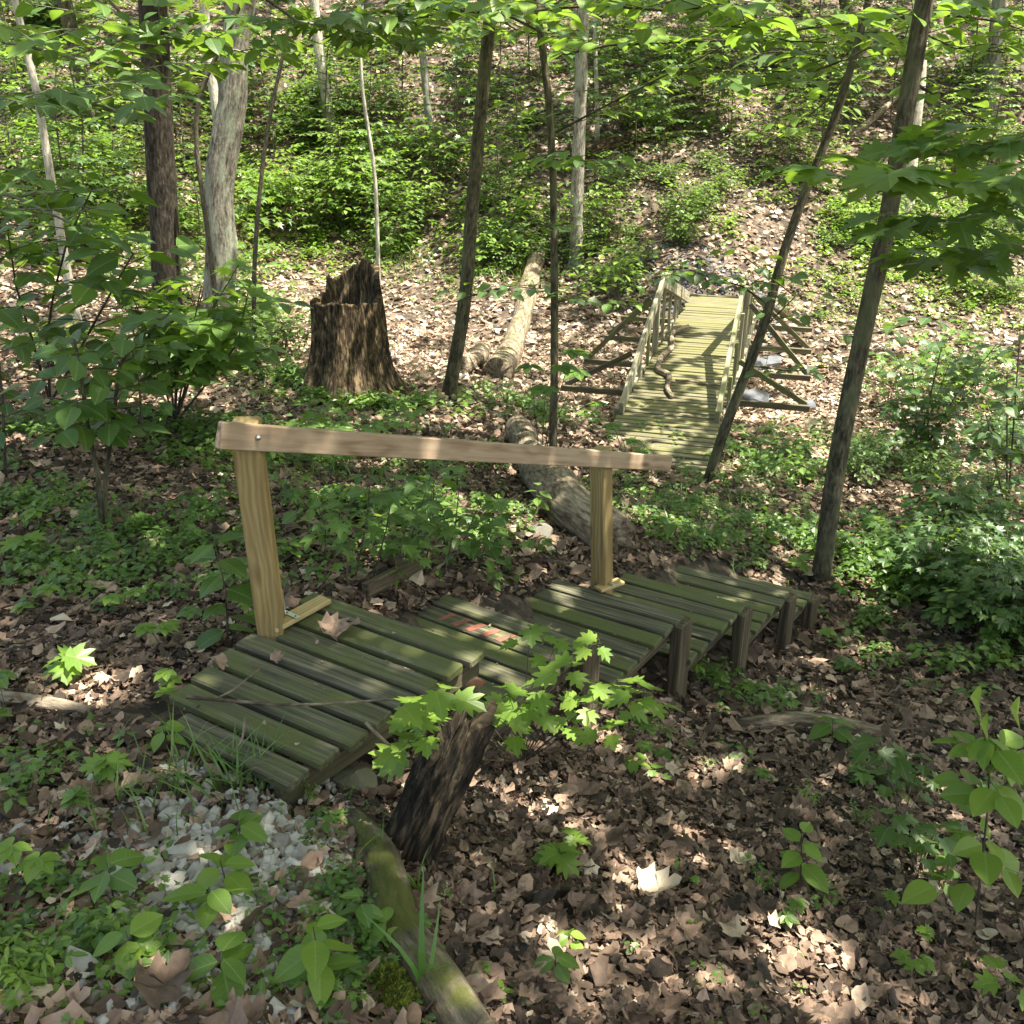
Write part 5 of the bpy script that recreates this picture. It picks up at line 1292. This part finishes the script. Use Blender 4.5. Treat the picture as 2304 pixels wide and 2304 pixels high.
YL = []
for k_, m in enumerate((M_LEAF, M_LEAF_B, M_LEAF_D)):
    r = np.random.default_rng(70 + k_); lv = Leaves(); mb = MB(); hgt = (3.6, 3.0, 4.4)[k_]
    P = [v3(0, 0, -.1), v3(r.normal(0, .08), r.normal(0, .08), hgt * .35), v3(r.normal(0, .15), r.normal(0, .15), hgt * .7), v3(r.normal(0, .2), r.normal(0, .2), hgt)]
    spray(lv, mb, P, .028, (T_OVATE_LO, T_OVATE_LO, T_MAPLE2)[k_], 'l', (.17, .16, .2)[k_], 330, 1.5, .22, twigs=30, tint=(.5, .2), tilt=.2, rng=r, droop=.1)
    YL.append((lv, mb, m))
yroots = {}
YLAB = ['young tree with layered green leaves in the ravine woods', 'small bright green tree with layered leaves in the ravine woods', 'young tree with dark lobed leaves on the wooded hillside']
for (u, v, kd, s_) in [(560, 470, 1, .85), (650, 430, 1, .9), (740, 470, 1, .8), (700, 330, 0, .9), (1200, 280, 2, .8), (1350, 230, 2, .9), (1480, 330, 0, .7), (1100, 320, 2, .8), (1300, 120, 2, 1), (1450, 90, 2, 1), (1180, 120, 2, 1), (1600, 250, 2, .9), (1000, 150, 2, .9), (1540, 120, 0, 1), (620, 300, 0, 1), (520, 330, 0, 1), (860, 330, 2, .9), (350, 330, 0, 1.1), (230, 360, 1, 1), (130, 420, 0, 1), (40, 360, 1, 1.1), (60, 250, 0, 1.2), (240, 230, 2, 1.1), (180, 500, 2, .9), (480, 250, 2, 1), (940, 430, 0, .8),
        (1080, 500, 1, .55), (1150, 470, 1, .5), (980, 330, 0, .8), (1250, 330, 2, .6), (1540, 330, 1, .9), (1500, 250, 0, .8), (1380, 250, 0, .7), (1760, 350, 1, .8), (1860, 330, 1, .9), (1900, 230, 0, 1), (1820, 180, 0, 1), (1680, 230, 2, .9), (1120, 230, 2, .8), (760, 230, 0, 1), (940, 200, 0, .9), (1420, 150, 2, .9), (1280, 200, 0, .8), (380, 480, 0, .7), (300, 440, 1, .8)]:
    p = qhit(u, v)
    if kd not in yroots:
        lv, mb, m = YL[kd]; root = empty('young_tree', (0, 0, 0), YLAB[kd], 'tree', ['layered green young trees', 'bright young trees', 'dark lobed young trees'][kd])
        a = mb.build('stem', M_TWIG, root, smooth=True); b = lv.build('foliage', m, root); yroots[kd] = (root, [a, b]); root.location = tuple(float(c) for c in p); root.scale = (s_,) * 3
    else: copy_thing(*yroots[kd], p, RNG.uniform(0, 6.28), s_)

# ------------------------------------------------------------------ ground cover (uncountable small green plants)
GREENS = [  # centre (1932 view), metre radius, plants, leaf size, kind, bright
    (1650, 900, 1.6, 560, .10, 0), (1750, 950, 1.6, 800, .10, 0), (1880, 900, 1.6, 500, .10, 0), (1850, 980, 1.5, 520, .105, 0), (1700, 1060, 1.2, 480, .085, 0), (1820, 1130, 1.1, 440, .085, 0), (1880, 1220, .8, 260, .075, 0), (1640, 1180, .6, 110, .05, 0), (1760, 1230, .6, 130, .05, 0),
    (1300, 960, 1.2, 240, .05, 0), (1420, 950, 1.2, 300, .05, 0), (1480, 1010, 1.0, 240, .05, 0), (1350, 1030, .9, 190, .045, 0), (1500, 930, 1.2, 220, .05, 0), (1250, 1010, .8, 90, .05, 0), (1600, 850, 1.2, 160, .06, 0),
    (650, 960, .9, 190, .06, 0), (780, 960, .9, 200, .06, 0), (880, 1000, .7, 120, .06, 0), (560, 850, 1.2, 240, .08, 0), (430, 830, 1.2, 260, .07, 0), (300, 780, 1.2, 220, .07, 0), (600, 800, 1.2, 160, .08, 0), (700, 850, .9, 160, .08, 0), (860, 870, .9, 100, .07, 0), (1000, 780, 1.2, 160, .08, 0),
    (330, 960, 1.0, 240, .055, 0), (150, 900, 1.1, 230, .06, 0), (60, 820, 1.2, 220, .06, 0), (400, 1060, .8, 180, .05, 0), (100, 1080, .8, 120, .05, 0), (300, 1130, .6, 100, .045, 0), (60, 960, .9, 130, .055, 0), (270, 1010, .8, 120, .05, 0),
    (1700, 470, 3, 500, .10, 1), (1850, 480, 3, 450, .10, 1), (1600, 440, 3, 380, .10, 1), (1650, 560, 2, 180, .09, 1), (1850, 560, 2.2, 200, .1, 1), (1550, 600, 1.5, 60, .08, 1), (1880, 390, 3, 360, .12, 1), (1760, 400, 3, 260, .12, 1),
    (600, 460, 2.5, 260, .1, 1), (750, 480, 2.2, 220, .1, 1), (520, 600, 2, 60, .08, 1), (880, 520, 1.8, 160, .09, 0), (500, 380, 3, 360, .12, 1), (700, 350, 3.2, 400, .13, 0), (620, 250, 4, 420, .15, 0), (820, 300, 3.5, 320, .14, 0), (900, 400, 2.8, 240, .12, 0),
    (200, 450, 3, 420, .12, 1), (60, 500, 3, 360, .12, 0), (200, 300, 4, 460, .14, 0), (60, 250, 4, 380, .14, 1), (300, 200, 4, 300, .15, 0), (450, 180, 4, 300, .15, 0), (350, 420, 2.5, 260, .12, 1),
    (1000, 470, 2.2, 220, .11, 0), (1120, 420, 3, 150, .12, 0), (1250, 380, 3, 150, .11, 0), (1180, 300, 3.5, 120, .12, 0), (1330, 300, 3.2, 90, .12, 0), (1420, 350, 3, 80, .11, 0), (1500, 330, 3, 70, .12, 0), (1380, 420, 2.2, 160, .1, 1), (1130, 540, 1.8, 160, .1, 0), (1230, 230, 3.5, 200, .13, 0), (1000, 240, 3.5, 160, .13, 0), (1080, 180, 3.5, 140, .14, 0), (1600, 150, 4, 200, .15, 0), (1850, 250, 4, 260, .15, 0), (1700, 60, 4, 200, .16, 0), (1300, 100, 4, 200, .16, 0), (850, 140, 4, 160, .15, 0), (650, 100, 4, 220, .16, 0), (100, 80, 4, 260, .17, 0), (1000, 30, 4, 120, .17, 0),
    (700, 775, .8, 90, .09, 0), (600, 765, .8, 90, .08, 0), (800, 770, .8, 60, .08, 0), (540, 720, .9, 90, .09, 0), (1420, 870, .5, 40, .06, 0), (1440, 1340, .3, 16, .05, 0), (1350, 1290, .35, 26, .05, 0), (1220, 1390, .3, 10, .04, 0), (1480, 1320, .4, 22, .045, 0), (640, 1560, .22, 60, .018, 0), (650, 1680, .2, 90, .022, 0), (700, 1780, .2, 120, .026, 0), (640, 1850, .2, 90, .026, 0), (560, 1440, .15, 40, .016, 0), (80, 1480, .5, 40, .035, 0), (60, 1700, .3, 60, .028, 0), (60, 1830, .2, 120, .025, 1), (180, 1780, .2, 50, .03, 0), (1500, 1650, .4, 40, .03, 0), (1450, 1480, .5, 30, .03, 0), (1850, 1500, .5, 70, .04, 0), (1300, 1850, .4, 14, .022, 0)]
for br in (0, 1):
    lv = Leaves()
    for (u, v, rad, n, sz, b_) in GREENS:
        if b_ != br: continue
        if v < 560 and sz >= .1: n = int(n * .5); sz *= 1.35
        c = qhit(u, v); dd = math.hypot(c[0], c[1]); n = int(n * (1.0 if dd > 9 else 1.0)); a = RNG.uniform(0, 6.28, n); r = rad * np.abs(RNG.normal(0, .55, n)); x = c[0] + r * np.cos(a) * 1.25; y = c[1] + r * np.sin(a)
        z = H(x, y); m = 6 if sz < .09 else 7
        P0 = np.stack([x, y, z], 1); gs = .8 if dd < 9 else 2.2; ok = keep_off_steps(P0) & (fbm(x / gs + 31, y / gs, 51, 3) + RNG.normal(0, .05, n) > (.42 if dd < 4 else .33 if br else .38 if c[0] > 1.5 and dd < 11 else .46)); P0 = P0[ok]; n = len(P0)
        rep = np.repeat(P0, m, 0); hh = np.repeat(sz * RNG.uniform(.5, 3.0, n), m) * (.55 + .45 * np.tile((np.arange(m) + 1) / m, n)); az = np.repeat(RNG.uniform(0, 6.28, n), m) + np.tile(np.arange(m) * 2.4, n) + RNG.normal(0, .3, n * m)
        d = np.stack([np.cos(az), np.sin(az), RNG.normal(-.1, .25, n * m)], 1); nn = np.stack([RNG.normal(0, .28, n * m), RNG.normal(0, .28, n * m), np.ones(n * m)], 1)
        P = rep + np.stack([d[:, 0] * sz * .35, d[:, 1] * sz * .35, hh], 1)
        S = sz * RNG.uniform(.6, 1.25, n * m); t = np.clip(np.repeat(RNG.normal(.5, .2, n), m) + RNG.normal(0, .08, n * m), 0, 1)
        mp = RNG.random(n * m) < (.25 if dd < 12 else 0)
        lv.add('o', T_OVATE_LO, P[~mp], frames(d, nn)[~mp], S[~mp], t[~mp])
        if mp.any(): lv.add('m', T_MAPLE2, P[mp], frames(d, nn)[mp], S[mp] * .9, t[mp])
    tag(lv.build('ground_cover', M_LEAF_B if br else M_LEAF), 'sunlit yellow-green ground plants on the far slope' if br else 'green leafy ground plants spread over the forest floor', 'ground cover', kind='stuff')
# grass
lv = Leaves()
for (u, v, rad, n, hgt) in ((380, 1500, .22, 60, .16), (470, 1470, .08, 50, .17), (300, 1480, .2, 30, .15), (740, 1660, .2, 16, .12), (1380, 960, .8, 260, .16), (1300, 1000, .7, 160, .15), (1450, 1010, .6, 160, .14), (780, 500, 1.2, 160, .4), (950, 520, 1.5, 160, .4), (560, 580, 1.5, 120, .3), (640, 900, .5, 80, .2), (520, 720, .8, 120, .25), (1400, 880, .6, 100, .15), (230, 1560, .2, 26, .12)):
    c = qhit(u, v); x = c[0] + RNG.normal(0, rad * .5, n); y = c[1] + RNG.normal(0, rad * .5, n); P = np.stack([x, y, H(x, y)], 1); az = RNG.uniform(0, 6.28, n)
    Z = np.stack([RNG.normal(0, .22, n), RNG.normal(0, .22, n), np.ones(n)], 1); Z /= np.linalg.norm(Z, axis=1, keepdims=True)
    Y = np.stack([np.cos(az), np.sin(az), np.zeros(n)], 1); lv.add('b', t_blade(1, .022, .7), P, frames(Y, Z), hgt * RNG.uniform(.5, 1.3, n), np.clip(RNG.normal(.5, .2, n), 0, 1))
tag(lv.build('grass', M_GRASS), 'long thin grass blades growing in tufts among the leaves', 'grass', kind='stuff')

# ------------------------------------------------------------------ individual small plants near the viewer
def small(kind, lv, mb, b, s_, r):
    if kind == 'creeper':
        for j in range(r.integers(1, 4)):
            a = r.uniform(0, 6.28); e = b + v3(math.cos(a) * s_ * .4, math.sin(a) * s_ * .4, s_ * r.uniform(.6, 1.1)); mb.tube([b, (b + e) / 2 + UP * .1 * s_, e], [.002, .0015, .001], k=4, caps=False); palmate(lv, e, r.uniform(0, 6.28), s_ * .5, T_OVATE, 'o', .6, r)
    elif kind == 'herb':
        e = b + v3(r.normal(0, .15) * s_, r.normal(0, .15) * s_, s_ * 1.3); spray(lv, mb, [b, (b + e) / 2, e], .003, T_OVATE, 'o', s_ * .5, 9, .1, .25, opp=True, tint=(.6, .15), tilt=.25, rng=r)
    elif kind == 'oval':
        e = b + v3(r.normal(0, .1) * s_, r.normal(0, .1) * s_, s_ * .8)
        spray(lv, mb, [b, (b + e) / 2, e], .0025, T_OVATE_W, 'o', s_ * .62, 5, .1, .55, tint=(.6, .12), tilt=.3, rng=r)
    elif kind == 'maple':
        e = b + v3(r.normal(0, .1) * s_, r.normal(0, .1) * s_, s_ * .8)
        spray(lv, mb, [b, (b + e) / 2, e], .0025, T_MAPLE, 'o', s_ * .6, 5, .1, .6, tint=(.5, .15), tilt=.25, rng=r)
    elif kind == 'fine':
        for j in range(5):
            a = r.uniform(0, 6.28); e = b + v3(math.cos(a) * .5, math.sin(a) * .5, 1) * s_ * r.uniform(.6, 1.1)
            spray(lv, mb, [b, (b + e) / 2, e], .0015, T_LANCE, 'o', s_ * .2, 18, .1, .15, tint=(.7, .15), tilt=.4, rng=r)
    elif kind == 'blade':
        for j in range(4):
            a = r.uniform(0, 6.28); lv.add('b', t_blade(1, .03, .5), b, frames(np.array([[math.cos(a), math.sin(a), 0]]), np.array([[r.normal(0, .15), r.normal(0, .15), 1]])), s_ * r.uniform(.6, 1.1), r.uniform(.3, .7))
SMALL = [ # u, v base, size m, kind, material, label
    (430, 1680, .15, 'oval', 1, 'bright oval-leaved plant growing out of the white gravel, upper of two'), (420, 1740, .16, 'oval', 1, 'leafy plant with toothed oval leaves in the middle of the gravel'), (425, 1870, .15, 'oval', 0, 'oval-leaved plant below the gravel near the bottom edge'),
    (215, 1700, .15, 'oval', 0, 'heart-leaved plant at the left margin of the gravel'), (215, 1480, .12, 'maple', 1, 'bright three-leaved plant on soil left of the gravel'), (260, 1820, .12, 'oval', 1, 'plant with one large pale leaf at the gravel edge'), (45, 1700, .14, 'creeper', 1, 'bright low creeper by the left edge near the bottom'),
    (120, 1560, .12, 'creeper', 0, 'dark five-leaved plant near the left edge on bare soil'), (60, 1870, .15, 'fine', 1, 'feathery bright weed in the bottom left corner'), (25, 1800, .15, 'fine', 1, 'feathery bright weed just above the bottom left corner'), (610, 1860, .18, 'herb', 1, 'leafy herb between the gravel and the mossy root'),
    (680, 1760, .12, 'herb', 0, 'herb growing against the left side of the mossy root'), (720, 1800, .11, 'oval', 1, 'small yellowish plant on the mossy root'), (800, 1880, .3, 'blade', 3, 'tall grass shoot in front of the mossy root at the bottom'), (790, 1690, .2, 'blade', 3, 'grass shoot beside the foot of the dark leaning stump'),
    (500, 1440, .16, 'blade', 3, 'broad grass clump against the first board of the steps'), (455, 1600, .14, 'oval', 0, 'shaded leafy plant above the gravel near the steps'), (590, 1500, .07, 'fine', 1, 'tiny bright plant under the corner of the topmost platform'), (640, 1560, .07, 'maple', 0, 'small lobed plant near the green-stained rock'),
    (1190, 1460, .13, 'oval', 1, 'three-leaved bright plant below the white post of the steps'), (1055, 1655, .13, 'maple', 1, 'pale variegated plant with lobed leaves in the middle of the leaf litter'), (1080, 1610, .1, 'maple', 1, 'small pale lobed plant just above the variegated one'),
    (1050, 1840, .1, 'oval', 0, 'plant of two oval leaves in the litter near the bottom'), (1085, 1800, .1, 'oval', 1, 'oval-leaved plant beside a sun patch near the bottom'), (940, 1890, .06, 'oval', 1, 'single bright leaf plant near the bottom edge'), (1000, 1900, .05, 'maple', 0, 'tiny round-leaved plant near the bottom edge'),
    (1270, 1640, .05, 'oval', 0, 'tiny dark plant with one leaf in the litter'), (1300, 1680, .05, 'creeper', 1, 'tiny star-shaped bright plant in the litter'), (1510, 1680, .22, 'herb', 1, 'upright herb with paired leaves standing in the litter at right'), (1525, 1520, .14, 'fine', 1, 'feathery bright weed beside the mossy short log'),
    (1620, 1560, .12, 'fine', 0, 'fern-like weed left of the dark maple seedling'), (1620, 1480, .12, 'maple', 0, 'dark lobed plant near the short mossy log'), (1440, 1680, .08, 'fine', 1, 'small bright weed left of the upright herb'), (1500, 1760, .1, 'creeper', 0, 'low creeper below the upright herb'), (1660, 1715, .09, 'creeper', 1, 'small bright plant in litter near the right sun patch'),
    (1720, 1850, .1, 'creeper', 1, 'bright five-leaved plant near the bottom right corner'), (1740, 1770, .07, 'maple', 1, 'tiny yellow-green plant above the bottom right corner'), (1780, 1690, .14, 'herb', 0, 'leafy herb beneath the broad-leaved seedling'), (1800, 1600, .14, 'maple', 0, 'shaded lobed plant beneath the broad-leaved seedling'),
    (1570, 1400, .2, 'oval', 0, 'umbrella-like plant standing over the flat crumbling log'), (1360, 1300, .16, 'creeper', 0, 'leafy plant right of the third post of the steps'), (1300, 1290, .14, 'creeper', 1, 'plant growing between two posts of the steps'), (1410, 1310, .12, 'maple', 1, 'bright lobed plant on the right below the steps'),
    (1230, 1425, .14, 'creeper', 0, 'low dark plant below the maple seedling'), (1560, 1220, .2, 'creeper', 1, 'bright creeper beside the lowest platforms'), (1600, 1270, .15, 'maple', 0, 'lobed plant on the leaf slope right of the steps'), (1250, 1440, .1, 'maple', 0, 'small dark lobed plant near the sun fleck'),
    (130, 1150, .16, 'creeper', 1, 'five-leaved plant lit at the left in dark litter'), (70, 1180, .14, 'creeper', 0, 'small five-leaved plant left of the lit one'), (130, 1290, .18, 'maple', 1, 'pale lobed plant below the left sapling'), (240, 1165, .14, 'creeper', 1, 'bright palm-shaped plant at the foot of the left sapling'),
    (20, 1370, .16, 'creeper', 0, 'creeping plant at the left edge above the thick stick'), (320, 1420, .12, 'oval', 1, 'leafy plant at the left end of the topmost platform'), (330, 1310, .12, 'creeper', 1, 'bright plant just left of the boards'), (310, 1230, .14, 'creeper', 1, 'bright five-leaved plant left of the first post'), (400, 1200, .16, 'creeper', 0, 'low creeper around the upright herb'),
    (470, 1190, .14, 'creeper', 1, 'bright plant at the foot of the first post'), (550, 1060, .16, 'maple', 1, 'bright leafy plant just right of the first post'), (40, 1060, .2, 'maple', 1, 'bright lobed plant at the left edge in shade'), (90, 1000, .2, 'creeper', 1, 'large-leaved plant left of the forked sapling'), (1010, 1060, .16, 'creeper', 0, 'plant on the ground behind the second platform'), (940, 1050, .2, 'herb', 0, 'leafy herb behind the red-marked platform'),
    (1010, 980, .2, 'herb', 0, 'herb with broad leaves in front of the weathered fallen trunk'), (1260, 1010, .2, 'oval', 0, 'oval-leaved plant right of the far handrail post'), (1640, 1010, .25, 'maple', 1, 'bright lobed plant beside the dark leaning tree'), (1500, 1080, .18, 'maple', 1, 'sunlit lobed plant left of the dark leaning tree'), (1425, 880, .2, 'oval', 1, 'plant at the near right corner of the footbridge')]
for i, (u, v, s_, kd, mt, lab) in enumerate(SMALL):
    bp = qhit(u, v)
    if not keep_off_steps(bp[None])[0]: bp = qhit(u, v + 15)
    r = np.random.default_rng(900 + i)
    plant({'creeper': 'creeper', 'herb': 'herb', 'oval': 'oval_leaved_plant', 'maple': 'lobed_leaved_plant', 'fine': 'weed', 'blade': 'grass_clump'}[kd], lab, 'plant', bp, lambda lv, mb, b: small(kd, lv, mb, b, s_, r), [M_LEAF, M_LEAF_B, M_LEAF_D, M_GRASS][mt], M_TWIG)
